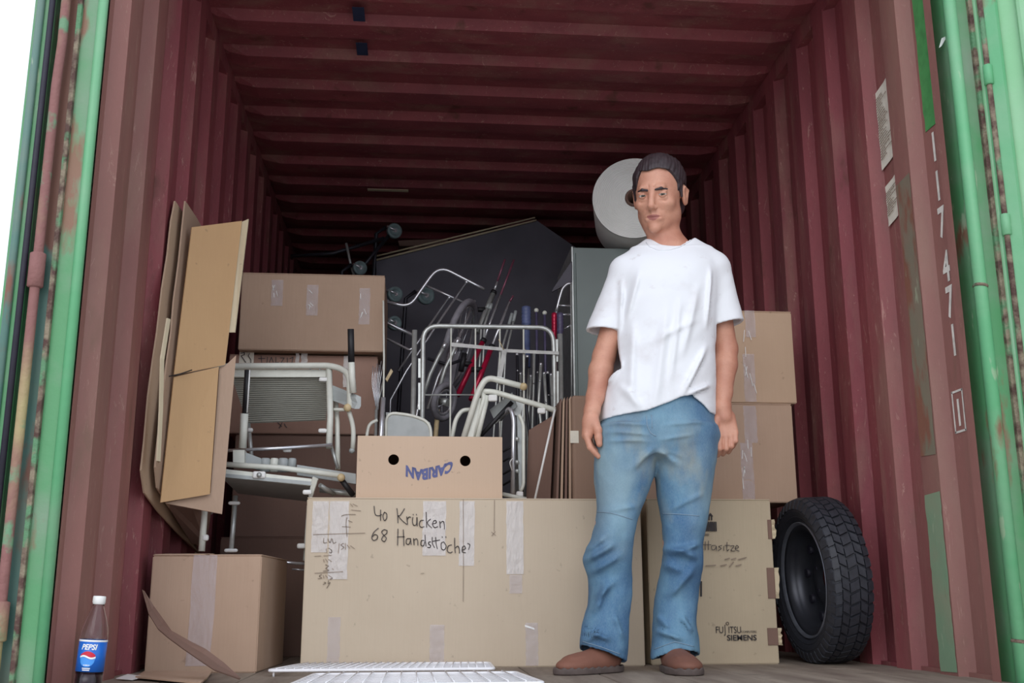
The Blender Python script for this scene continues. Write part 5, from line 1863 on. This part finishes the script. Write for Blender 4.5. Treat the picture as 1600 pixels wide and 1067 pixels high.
knob('knob', (405, 742, .118), .0085, 'zinc', cb)
pan3('seat_hinge', [(464, 726, .22), (556, 740, .22), (556, 756, .22), (464, 742, .22)], .02, 'grey_plastic', cb)
pan3('side_plate', [(488, 746, .11), (496, 750, .11), (487, 778, .14), (482, 776, .14)], .012, 'white_tube', cb)
clip(480, 769, .115, cb)
tub('leg', [(320, 792, .06), (318, 820, .06), (315, 861, .06)], .0105, 'white_tube', cb)
tub('leg', [(368, 775, .28), (361, 862, .24)], .0085, 'zinc', cb)
clip(321, 840, .055, cb, .02, .02); clip(366, 786, .26, cb, .040, .012); clip(361, 860, .235, cb, .045, .012)
clip(471, 853, .30, cb, .03, .018)
tub('side_stay', [(482, 790, .32), (476, 876, .34)], .006, 'white_tube', cb)
tub('foot_rod', [(428, 877, .32), (478, 881, .34)], .0048, 'chrome', cb, label='chrome rod')
tub('foot_rod', [(456, 889, .36), (480, 891, .37)], .0032, 'chrome', cb)
tub('side_tube', [(296, 788, .10), (306, 792, .14), (330, 800, .22)], .009, 'grey_plastic', cb)
knob('end_cap', (293, 788, .09), .013, 'cream_cap', cb)
tub('arm_bar', [(500, 765, .30), (556, 772, .28)], .010, 'zinc', cb)
tub('arm_bar', [(500, 758, .20), (522, 772, .26)], .008, 'zinc', cb)

# ---- white frame at the right of the fruit box
cc = empty('folded_commode', (at(770, 700, Y=.42).x, .30, .524), 'cream tubular commode frame folded upright behind the fruit box', 'commode chair')
tub('arm_tube', [(718, 705, .44), (747, 612, .42), (760, 589, .42), (814, 603, .38)], .0115, 'white_tube', cc, .06)
knob('end_cap', (818, 604, .378), .0145, 'cream_cap', cc)
tub('back_tube', [(731, 705, .45), (757, 622, .44), (752, 611, .44), (772, 612, .43), (868, 641, .34)], .0105, 'white_tube', cc, .035)
tub('back_tube', [(741, 705, .45), (762, 618, .44)], .0095, 'white_tube', cc)
pan3('slotted_plate', [(737, 650, .435), (744, 622, .432), (752, 622, .432), (738, 688, .437), (729, 688, .437)], .004, 'white_tube', cc)
clip(770, 622, .42, cc, .034, .026); clip(846, 642, .35, cc, .030, .022)
tub('chrome_leg', [(782, 655, .50), (797, 635, .44), (803, 655, .42), (801, 772, .36)], .0085, 'chrome', cc, .04, label='chrome leg')
pan3('seat_board', [(808, 648, .40), (813, 646, .40), (820, 660, .40), (820, 760, .36), (815, 770, .36), (811, 768, .36)], .22, 'grey_plastic', cc)
tub('seat_edge', [(811, 648, .395), (818, 662, .395), (818, 758, .355), (813, 768, .355)], .0065, 'white_tube', cc, .03)
pan3('bent_plate', [(765, 640, .50), (800, 613, .46), (808, 635, .46), (775, 662, .50)], .006, 'grey_plastic', cc)
pan3('folded_plate', [(808, 618, .50), (818, 632, .50), (812, 652, .50), (790, 640, .50)], .006, 'zinc', cc)
tub('dark_stay', [(750, 682, .47), (800, 628, .46)], .008, 'black', cc)
for py in (686, 722, 736):
    knob('pivot_bolt', (808, py, .37), .008, 'zinc', cc)
tub('hooked_wire', [(800, 735, .345), (796, 722, .342), (801, 716, .345)], .002, 'white_plastic', cc, .01)
P = T([(785, 772, .30), (822, 780, .30)])
MB().tube(P, .008, 10).build('foot_tube', M['white_tube'], cc)
clip(812, 772, .31, cc, .026, .02)
tub('rear_hoop', [(703, 700, .50), (712, 655, .50), (722, 641, .50), (735, 640, .50)], .0085, 'white_tube', cc, .04)
for py in (700, 715, 735, 752):
    tub('mesh_strap', [(786, py+6, .50), (806, py-6, .48)], .004, 'black', cc)
rod = tub('thin_rod', [(867, 640, .30), (836, 779, .26)], .0042, 'white_plastic', None)
tag(rod, 'thin white rod leaning against the cream frame, beside the carton bundle', 'rod')

# ---- grey backrest and chrome rods just behind the fruit box
br = empty('backrest_panel', (at(640, 700, Y=.46).x, .46, .524), 'grey rounded backrest panel with white rim behind the fruit box', 'chair back')
pp = [(603, 760, .47), (603, 644, .47), (645, 649, .47), (672, 660, .47), (675, 700, .47), (675, 760, .47)]
pan3('panel', pp, .008, 'grey_plastic', br)
tub('rim', pp, .0060, 'white_tube', br, .04)
def rod_thing(name, pts, r, mat, label, cat, group=None, fillet=0, tip=None):
    P = T(pts)
    if name in ('long_rod', 'walking_stick'): P[-1] = Vector((P[-1].x, max(P[-1].y, .60), 0))
    lo = min(P, key=lambda p: p.z)
    e = empty(name, (lo.x, lo.y, lo.z), label, cat, group)
    MB().tube(P, r, 10, False, fillet).build('shaft', M[mat], e)
    if tip:
        MB().tube([P[0], P[0].lerp(P[1], tip[0])], r*1.5, 10).build('handle', M[tip[1]], e)
    return e
rod_thing('chrome_rod', [(599, 621, .44), (594, 700, .44), (592, 770, .44)], .0085, 'chrome', 'chrome tube standing behind the left end of the fruit box', 'tube')
rod_thing('white_hoop', [(571, 770, .44), (573, 678, .44), (577, 662, .44), (590, 656, .44)], .006, 'white_tube', 'small cream hoop behind the left end of the fruit box', 'tube', fillet=.03)
rod_thing('long_rod', [(599, 470, .70), (600, 560, .68), (599, 640, .66), (598, 770, .60)], .0040, 'white_tube', 'long thin white rod standing beside the carton stack', 'rod')
wf = empty('wire_rack', (at(588, 600, Y=.70).x, .70, at(588, 640, Y=.70).z), 'small fan of thin chrome wires beside the carton stack', 'wire rack')
for k in range(6):
    tub('wire', [(583+k*3.2, 572-k*2+ (k % 2)*4, .70), (581+k*2.4, 600, .70), (588+k*.6, 640, .68)], .0017, 'chrome', wf, .03, seg=6)
blk = MB().slab(T([(602, 592, .72), (611, 576, .72), (614, 580, .72), (605, 596, .72)]), .02, Vector((0, 1, 0))).build('cream_block', M['cream_cap'], wf)
MB().tube([at(588, 640, Y=.68), Vector((at(588, 640, Y=.68).x, .68, 0))], .006, 8).build('rack_stem', M['zinc'], wf)
MB().tube([at(600, 592, Y=.72), at(588, 640, Y=.68)], .004, 8).build('wire', M['zinc'], wf)

# ---- tube frame (roll cage side) in the middle
cg = empty('cage_frame', (at(760, 690, Y=.66).x, .66, 0), 'upright galvanised tube frame with thin bars and a grey strap, in the middle', 'cage frame')
Yc = .64
fl0 = at(661, 690, Y=Yc); fr0 = at(866, 690, Y=Yc)
tl = T([(661, 560, Yc), (661, 512, Yc), (863, 514, Yc), (866, 560, Yc)])
pts = [Vector((fl0.x, Yc, 0)), tl[0]]+T([(661, 509, Yc), (864, 512, Yc)])+[tl[3], Vector((fr0.x, Yc, 0))]
MB().tube(pts, .0095, 12, False, .07).build('hoop', M['zinc'], cg)
for px, ptop in ((648, 516), (875, 522)):
    p = at(px, ptop, Y=Yc+.05)
    MB().tube([Vector((p.x, Yc+.05, 0)), p], .0105, 12).build('side_post', M['zinc'], cg)
for px in (705, 743, 781, 818):
    p = at(px, 511, Y=Yc)
    MB().tube([Vector((p.x, Yc, .2)), p], .0034, 8).build('thin_bar', M['white_tube'], cg)
tub('cross_bar', [(664, 617, Yc), (743, 617, Yc)], .0032, 'zinc', cg)
a, b = at(661, 680, Y=Yc), at(866, 680, Y=Yc)
MB().tube([Vector((a.x, Yc, .2)), Vector((b.x, Yc, .2))], .006, 8).build('cross_bar', M['zinc'], cg)
st = MB().slab(T([(705, 535, Yc-.014), (785, 543, Yc-.014), (785, 548, Yc-.014), (705, 541, Yc-.014)]), .002, Vector((0, 1, 0)))
st.slab(T([(785, 545, Yc-.014), (873, 549, Yc-.014), (873, 554, Yc-.014), (785, 550, Yc-.014)]), .002, Vector((0, 1, 0)))
M['strap'] = plain('grey_webbing', (196, 196, 194), .8)
st.build('strap', M['strap'], cg)
MB().slab(T([(785, 545, Yc-.016), (792, 547, Yc-.016), (784, 590, Yc-.016), (778, 589, Yc-.016)]), .002, Vector((0, 1, 0))).build('strap_tail', M['strap'], cg)
tub('strap_cord', [(779, 530, Yc-.02), (787, 546, Yc-.018)], .0015, 'cream_cap', cg)
MB().slab(T([(776, 588, Yc-.018), (787, 590, Yc-.018), (785, 600, Yc-.018), (775, 598, Yc-.018)]), .008, Vector((0, 1, 0))).build('buckle', M['zinc'], cg)
for px, p0, p1 in ((655, 560, 590), (655, 598, 640), (870, 530, 565), (871, 580, 640)):
    MB().slab(T([(px-1.5, p0, Yc-.002), (px+2, p0, Yc-.002), (px+2, p1, Yc-.002), (px-1.5, p1, Yc-.002)]), .004, Vector((0, 1, 0))).build('side_bracket', M['zinc'], cg)

# ---- chrome bed rails behind
rl = empty('bed_rail', (at(680, 520, Y=1.35).x, 1.35, .2), 'chrome tubular bed rail tilted behind the cage frame', 'bed rail')
tub('rail_hoop', [(606, 472, 1.4), (640, 480, 1.4), (660, 450, 1.4), (686, 415, 1.4), (728, 437, 1.4), (757, 452, 1.4)], .0085, 'chrome', rl, .10)
tub('rail_bar', [(663, 445, 1.42), (737, 478, 1.42)], .0065, 'chrome', rl)
tub('rail_post', [(729, 441, 1.41), (683, 507, 1.36), (635, 580, 1.30), (610, 625, 1.30), (606, 760, 1.30)], .006, 'chrome', rl)
tub('rail_post', [(702, 464, 1.43), (655, 532, 1.36), (622, 580, 1.34)], .006, 'chrome', rl)
knob('joint', (729, 441, 1.405), .010, 'chrome', rl); knob('joint', (702, 465, 1.425), .009, 'chrome', rl)
rm = empty('bed_rail', (at(620, 530, Y=1.25).x, 1.25, .2), 'chrome double bar jutting out beside the topmost left carton', 'bed rail')
tub('rail_bar', [(560, 484, 1.30), (602, 503, 1.28), (648, 525, 1.25)], .0080, 'chrome', rm)
tub('rail_bar', [(560, 512, 1.30), (602, 528, 1.28), (640, 547, 1.25), (646, 543, 1.25)], .0065, 'chrome', rm, .02)
tub('rail_bar', [(570, 455, 1.30), (606, 471, 1.28)], .0080, 'chrome', rm)
tub('rail_post', [(575, 470, 1.30), (578, 620, 1.30), (580, 780, 1.30)], .0080, 'chrome', rm)

# ---- upturned wheeled frame with castors
M['castor_rubber'] = plain('grey_green_castor_rubber', (120, 140, 142), .5)
uf = empty('upturned_trolley', (at(600, 500, Y=1.95).x, 1.95, 0), 'upturned trolley frame with five castors sticking up, left of centre', 'trolley')
def castor(px, py, Y, r, parent, ax=(-.4, 1, .1)):
    c = at(px, py, Y=Y); A = Vector(ax).normalized()
    w = MB().lathe([(.012, -.012), (r*.6, -.010), (r*.62, -.014), (r*.95, -.014), (r, -.008), (r, .008), (r*.95, .014), (r*.62, .014), (r*.6, .010), (.012, .012)], c, A, 26).build('castor_wheel', M['castor_rubber'], parent)
    MB().lathe([(r*.25, -.018), (r*.25, .018)], c, A, 14).build('hub', M['chrome'], w)
    MB().tube([c+A*-.02, c+A*-.022+Vector((-r*1.1, 0, r*.5))], .007, 8).build('fork', M['chrome'], w)
    MB().tube([c+A*.02, c+A*.022+Vector((-r*1.1, 0, r*.5))], .007, 8).build('fork', M['chrome'], w)
    return c+Vector((-r*1.1, 0, r*.5))
M['dark_metal'] = plain('dark_lacquered_metal', (54, 54, 62), .45, .4)
cs = [castor(616, 361, 2.05, .042, uf), castor(562, 419, 1.95, .038, uf), castor(617, 460, 1.80, .040, uf), castor(665, 462, 1.80, .046, uf), castor(616, 505, 1.70, .036, uf)]
for c in cs:
    MB().tube([c, c+Vector((-.05, 0, -.04)), Vector((c.x-.10, c.y+.02, .5)), Vector((c.x-.12, c.y+.02, .0))], .010, 8).build('frame_leg', M['dark_metal'], uf)
tub('frame_bar', [(541, 380, 2.0), (546, 405, 2.0), (556, 442, 2.0)], .007, 'zinc', uf)
tub('frame_bar', [(455, 400, 2.05), (520, 396, 2.0), (600, 372, 2.05)], .010, 'dark_metal', uf)
tub('frame_bar', [(560, 425, 1.97), (610, 365, 2.05)], .010, 'dark_metal', uf)

# ---- large dark board leaning across the back
bd = empty('leaning_board', (at(760, 500, Y=2.2).x, 2.2, 0), 'large dark board leaning across the back, pale upper edge sloping up to the right', 'board')
P = T([(588, 404, 2.20), (838, 344, 2.20), (925, 404, 2.20)])
lo1, lo2 = Vector((P[0].x+.05, 2.14, 0)), Vector((P[2].x, 2.14, 0))
MB().slab([P[0], P[1], P[2], lo2, lo1], .05, Vector((0, 1, 0))).build('board_face', M['board'], bd)
tub('board_edge', [(585, 407, 2.19), (838, 344, 2.19)], .006, 'card_edge', bd, seg=6)
tub('board_edge', [(585, 401, 2.22), (836, 340, 2.22)], .005, 'card_edge', bd, seg=6)
bs = MB().slab(T([(622, 376, 2.42), (700, 373, 2.42), (700, 384, 2.42), (624, 384, 2.42)]), .5, Vector((0, 1, 0))).build('flat_panel', M['card_dark'])
# stands down to the floor
MB().box((at(640, 380, Y=2.45).x, 2.45, 0), (at(695, 380, Y=2.45).x, 2.9, at(640, 384, Y=2.45).z-.005)).build('carton_column', M['card_dark'], bs)
tag(bs, 'brown board edge lying above the dark leaning board, left of its peak', 'board')

# ---- tall cabinet and the foam roll on it
cx0 = at(897, 500, Y=1.14).x
cbt = empty('tall_cabinet', (cx0+.30, 1.40, 0), 'tall grey-green metal cabinet standing behind the man', 'cabinet')
zt = 1.764
MB().rbox((cx0, 1.14, .03), (cx0+.62, 1.62, zt), .004, 2).build('cabinet_body', M['cabinet'], cbt)
MB().box((cx0+.012, 1.128, .06), (cx0+.305, 1.139, zt-.03)).build('cabinet_door', M['cabinet'], cbt)
MB().box((cx0+.312, 1.128, .06), (cx0+.608, 1.139, zt-.03)).build('cabinet_door', M['cabinet'], cbt)
MB().rbox((cx0+.29, 1.112, .80), (cx0+.30, 1.128, .92), .003, 1).build('cabinet_handle', M['zinc'], cbt)
MB().box((cx0-.008, 1.132, 0), (cx0-.001, 1.62, zt)).build('side_panel', M['zinc'], cbt)
MB().box((cx0+.02, 1.16, 0), (cx0+.60, 1.60, .03)).build('plinth', M['dark_gap'], cbt)
Rr_ = .188
RA = Vector((.20, 1, .035)).normalized()
RC = at(991, 309, Y=1.0)
ro = empty('foam_roll', (RC.x, 1.2, zt), 'white roll of foam sheet lying on the cabinet behind his head', 'foam roll')
RL = .36
prof = [(.040, RL), (.040, .012)]
r = .040
while r < Rr_-.004:
    prof += [(r+.001, .004), (r+.004, -.001), (r+.0065, .005)]
    r += .0075
prof += [(Rr_-.003, .002), (Rr_, .008), (Rr_, RL)]
MB().lathe(prof, RC, RA, 64, cap=False).build('rolled_foam', M['foam'], ro)
MB().lathe([(.040, RL-.008), (Rr_, RL)], RC, RA, 64, cap=False).build('far_end', M['foam'], ro)
MB().lathe([(.030, -.008), (.0395, -.008), (.0395, RL), (.030, RL), (.030, -.008)], RC, RA, 40, cap=False).build('cardboard_core', M['card_dark'], ro)

# ---- wheelchair folded between the frames
wc = empty('folded_wheelchair', (at(700, 600, Y=1.0).x, 1.05, 0), 'folded wheelchair with grey tyres behind the left half of the cage frame', 'wheelchair')
def wheel(c, ax, R_, r_, parent, spokes=14, mat='wheel_grey'):
    A = Vector(ax).normalized(); c = Vector(c)
    u = A.orthogonal().normalized(); w = A.cross(u)
    P = [c+(u*math.cos(t)+w*math.sin(t))*R_ for t in [2*PI*i/40 for i in range(40)]]
    wh = MB().tube(P, r_, 10, True).build('wheel', M[mat], parent)
    MB().tube([c+(p-c)*(1-1.5*r_/R_) for p in P], r_*.45, 8, True).build('rim', M['chrome'], wh)
    mb = MB()
    for i in range(spokes):
        t = 2*PI*i/spokes
        mb.tube([c+A*(.012 if i % 2 else -.012), c+(u*math.cos(t)+w*math.sin(t))*(R_-1.5*r_)], .0014, 5)
    mb.build('spokes', M['chrome'], wh)
    MB().lathe([(.016, -.02), (.016, .02)], c, A, 14).build('hub', M['zinc'], wh)
wheel(at(717, 540, Y=1.15), (.93, -.24, -.30), .20, .015, wc, 16)
wheel(at(694, 628, Y=.92), (.75, -.55, -.25), .070, .013, wc, 6)
for pts in ([(696, 535, 1.05), (676, 578, 1.05), (655, 625, 1.02), (640, 720, .98)], [(712, 530, 1.0), (684, 590, 1.0), (668, 640, .96)], [(742, 470, 1.2), (716, 530, 1.15), (700, 600, 1.1)]):
    tub('frame_tube', pts, .0070, 'chrome', wc)
tub('frame_tube', [(668, 560, .98), (700, 570, .98), (728, 560, 1.0)], .007, 'dark_metal', wc)
tub('push_handle', [(726, 552, 1.0), (720, 580, 1.0)], .012, 'black', wc)
tub('frame_tube', [(684, 640, .92), (680, 690, .92), (678, 760, .92)], .010, 'cream_cap', wc)
pan3('seat_fabric', [(700, 560, 1.08), (718, 548, 1.10), (708, 600, 1.05), (690, 612, 1.03)], .01, 'wheel_grey', wc)

# ---- crutches: red and plain ones
M['pink'] = plain('dull_red_lacquer', (150, 92, 112), .4, .4)
def crutch(pts, label, group, col='red_metal', rch=.0062):
    """pts: tip, sleeve start, sleeve end, foot"""
    P = T(pts)
    e = empty('crutch', (P[-1].x, P[-1].y, P[-1].z), label, 'crutch', group)
    MB().tube([P[0], P[1]], rch*.8, 10).build('upper_shaft', M['pink'], e)
    MB().tube([P[1], P[2]], rch, 10).build('chrome_shaft', M['chrome'], e)
    MB().tube([P[2], P[3]], rch*1.9, 12).build('lower_tube', M[col], e)
    MB().tube([P[2], P[2].lerp(P[3], .06)], rch*2.4, 12).build('collar', M['black'], e)
    MB().tube([P[2].lerp(P[3], .45)+Vector((-.05, 0, 0)), P[2].lerp(P[3], .45)+Vector((.0, 0, .0))], .012, 10).build('grip', M['black'], e)
    return e
crutch([(803, 406, 1.30), (782, 461, 1.25), (756, 530, 1.15), (715, 618, 1.05)], 'red crutch with long chrome shaft, its left partner of two', 'red crutches')
crutch([(789, 405, 1.36), (777, 440, 1.36), (772, 455, 1.36), (745, 520, 1.3)], 'dull red rod ending left of the tallest red crutch', 'red crutches', 'zinc')
crutch([(802, 462, 1.18), (796, 472, 1.18), (769, 540, 1.10), (736, 625, 1.0)], 'red crutch with shorter chrome shaft, the one more to the right', 'red crutches')
for k, pts in enumerate(([(697, 535, .92), (684, 560, .92), (672, 585, .92), (655, 640, .92)], [(717, 528, .90), (706, 555, .90), (696, 575, .90), (676, 640, .90)])):
    P = T(pts)
    e = empty('walking_stick', (P[-1].x, P[-1].y, P[-1].z), ('grey metal walking stick at the left edge of the cage frame', 'bright metal walking stick crossing the first thin bar of the cage')[k], 'walking stick', 'metal walking sticks')
    MB().tube(P, .0085, 10).build('shaft', M['zinc'], e)
    MB().tube([P[0], P[0].lerp(P[1], .4)], .010, 10).build('collar', M['chrome'], e)
P = T([(735, 494, 1.3), (742, 500, 1.3), (765, 495, 1.3), (775, 496, 1.3)])
# green tinted canes
rnd = random.Random(11)
for k, (x0, y0, x1, y1) in enumerate(((764, 474, 752, 506), (768, 475, 757, 508), (800, 490, 780, 560), (806, 486, 790, 555))):
    rod_thing('walking_stick', [(x0, y0, 1.2), (x1, y1, 1.15), (x1-(x0-x1)*1.6, y1+(y1-y0)*1.6+60, 1.05)], .0050, 'zinc', ('thin metal stick left of the long chrome crutch shaft', 'thin metal stick touching the long chrome crutch shaft', 'thin metal stick right of the chrome crutch shafts', 'rightmost thin metal stick beside the ringed grips')[k], 'walking stick', 'metal walking sticks', tip=(.25, 'grey_plastic'))
# ringed grips
M['blue_grey'] = plain('blue_grey_plastic', (96, 108, 150), .45)
M['purple'] = plain('dull_purple_plastic', (88, 82, 112), .45)
def ringed(px, py, py1, Y, mat, label, w=.020):
    a, b = at(px, py, Y=Y), at(px+2, py1, Y=Y-.03)
    e = empty('ringed_grip_crutch', (b.x, b.y, b.z), label, 'crutch', 'crutches with ringed grips')
    d = (b-a); L = d.length
    prof = [(.004, 0), (w, .006)]
    h = .012
    for k in range(5):
        prof += [(w, h), (w*1.12, h+.005), (w, h+.010)]; h += .016
    prof += [(w*.8, h), (w*.8, L*.6)]
    MB().lathe(prof, a, d, 18).build('ringed_grip', M[mat], e)
    MB().tube([a.lerp(b, .5), b, Vector((b.x, b.y, 0))], w*.4, 10).build('shaft', M['zinc'], e)
ringed(822, 478, 640, 1.05, 'blue_grey', 'crutch with wide blue-grey ringed grip, centre right of the cage')
ringed(866, 488, 640, 1.0, 'red_metal', 'crutch with dull red ringed grip near the cage right post', .012)
ringed(875, 488, 640, .95, 'purple', 'crutch with purple ringed grip nearest the cage right post', .014)
knob_c = MB().ball(at(838, 485, Y=1.05), .010, 8)
for k, (px, py) in enumerate(((838, 485), (851, 489))):
    P = T([(px, py, 1.06), (px+1, 560, 1.04), (px+2, 660, 1.0)])
    e = empty('walking_stick', tuple(P[-1]), ('walking stick with pale round cap beside the blue-grey ringed grip', 'walking stick with pale round cap left of the red ringed grip')[k], 'walking stick', 'metal walking sticks')
    MB().tube(P, .006, 8).build('shaft', M['purple'], e)
    MB().ball(P[0], .0105, 8).build('round_cap', M['white_tube'], e)
# tubes with bright balls, standing in for the sparkle of plastic-wrapped pieces
rnd = random.Random(21)
for k in range(12):
    px = 808+k*5.3; py = 560+rnd.uniform(-14, 34); Y = .82+rnd.uniform(0, .14)
    P = T([(px, py, Y), (px+rnd.uniform(-4, 4), py+60, Y), (px+rnd.uniform(-6, 6), 700, Y-.02)])
    P.append(Vector((P[-1].x, P[-1].y, 0)))
    e = empty('tube_end', tuple(P[-1]), 'thin stand-in tube with bright sparkle dots in the bundle behind the right of the cage', 'tube', 'upright tube bundle')
    MB().tube(P, .0065, 8).build('shaft', M['zinc' if k % 3 else 'dark_metal'], e)
    MB().ball(P[0], .0078, 6).build('sparkle_cap', M['chrome'], e)
    q = P[0].lerp(P[1], rnd.uniform(.3, .9))
    MB().ball(q+Vector((0, -.006, 0)), .0045, 6).build('sparkle_dot', M['chrome'], e)
# light curved pieces
# chrome hoop at the right of the cage
hp_ = empty('walker', (at(885, 520, Y=1.08).x, 1.08, .2), 'chrome walking frame hoop against the cabinet edge', 'walking frame')
tub('hoop', [(869, 487, 1.08), (873, 470, 1.08), (879, 450, 1.08), (887, 443, 1.08), (893, 443, 1.08)], .006, 'chrome', hp_, .03)
for y0, y1 in ((477, 478), (492, 491)):
    tub('cross_bar', [(872, y0, 1.08), (893, y1, 1.08)], .004, 'chrome', hp_)
tub('cross_bar', [(882, 514, 1.08), (893, 507, 1.08)], .004, 'chrome', hp_)
tub('leg', [(869, 487, 1.08), (866, 560, 1.06), (864, 700, 1.02)], .006, 'chrome', hp_)
q = at(864, 700, Y=1.02)
MB().tube([q, Vector((q.x, q.y, 0))], .006, 8).build('leg', M['chrome'], hp_)
tub('leg', [(892, 445, 1.08), (893, 560, 1.08), (893, 700, 1.08)], .004, 'zinc', hp_)
pan3('corner_gusset', [(893, 408, 1.10), (893, 440, 1.10), (862, 456, 1.14), (866, 448, 1.14)], .01, 'board', hp_)
# dark bag behind
G = Field((-.62, .98, .2), (-.20, 1.5, 1.0), .012)
c = at(655, 640, Y=1.2)
G.ell((c.x+.0, 1.22, .55), (.17, .16, .28), .05); G.ell((c.x+.06, 1.22, .75), (.12, .12, .14), .05)
G.bump(lambda X, Y, Z: .010*wavy(X, Y, Z, 5, 30))
M['dark_cloth'] = plain('dark_navy_cloth', (44, 48, 70), .85)
bag = G.build('cloth_bag', M['dark_cloth'], None, 2)
tag(bag, 'dark navy cloth bundle low behind the cage frame, left side', 'bag')
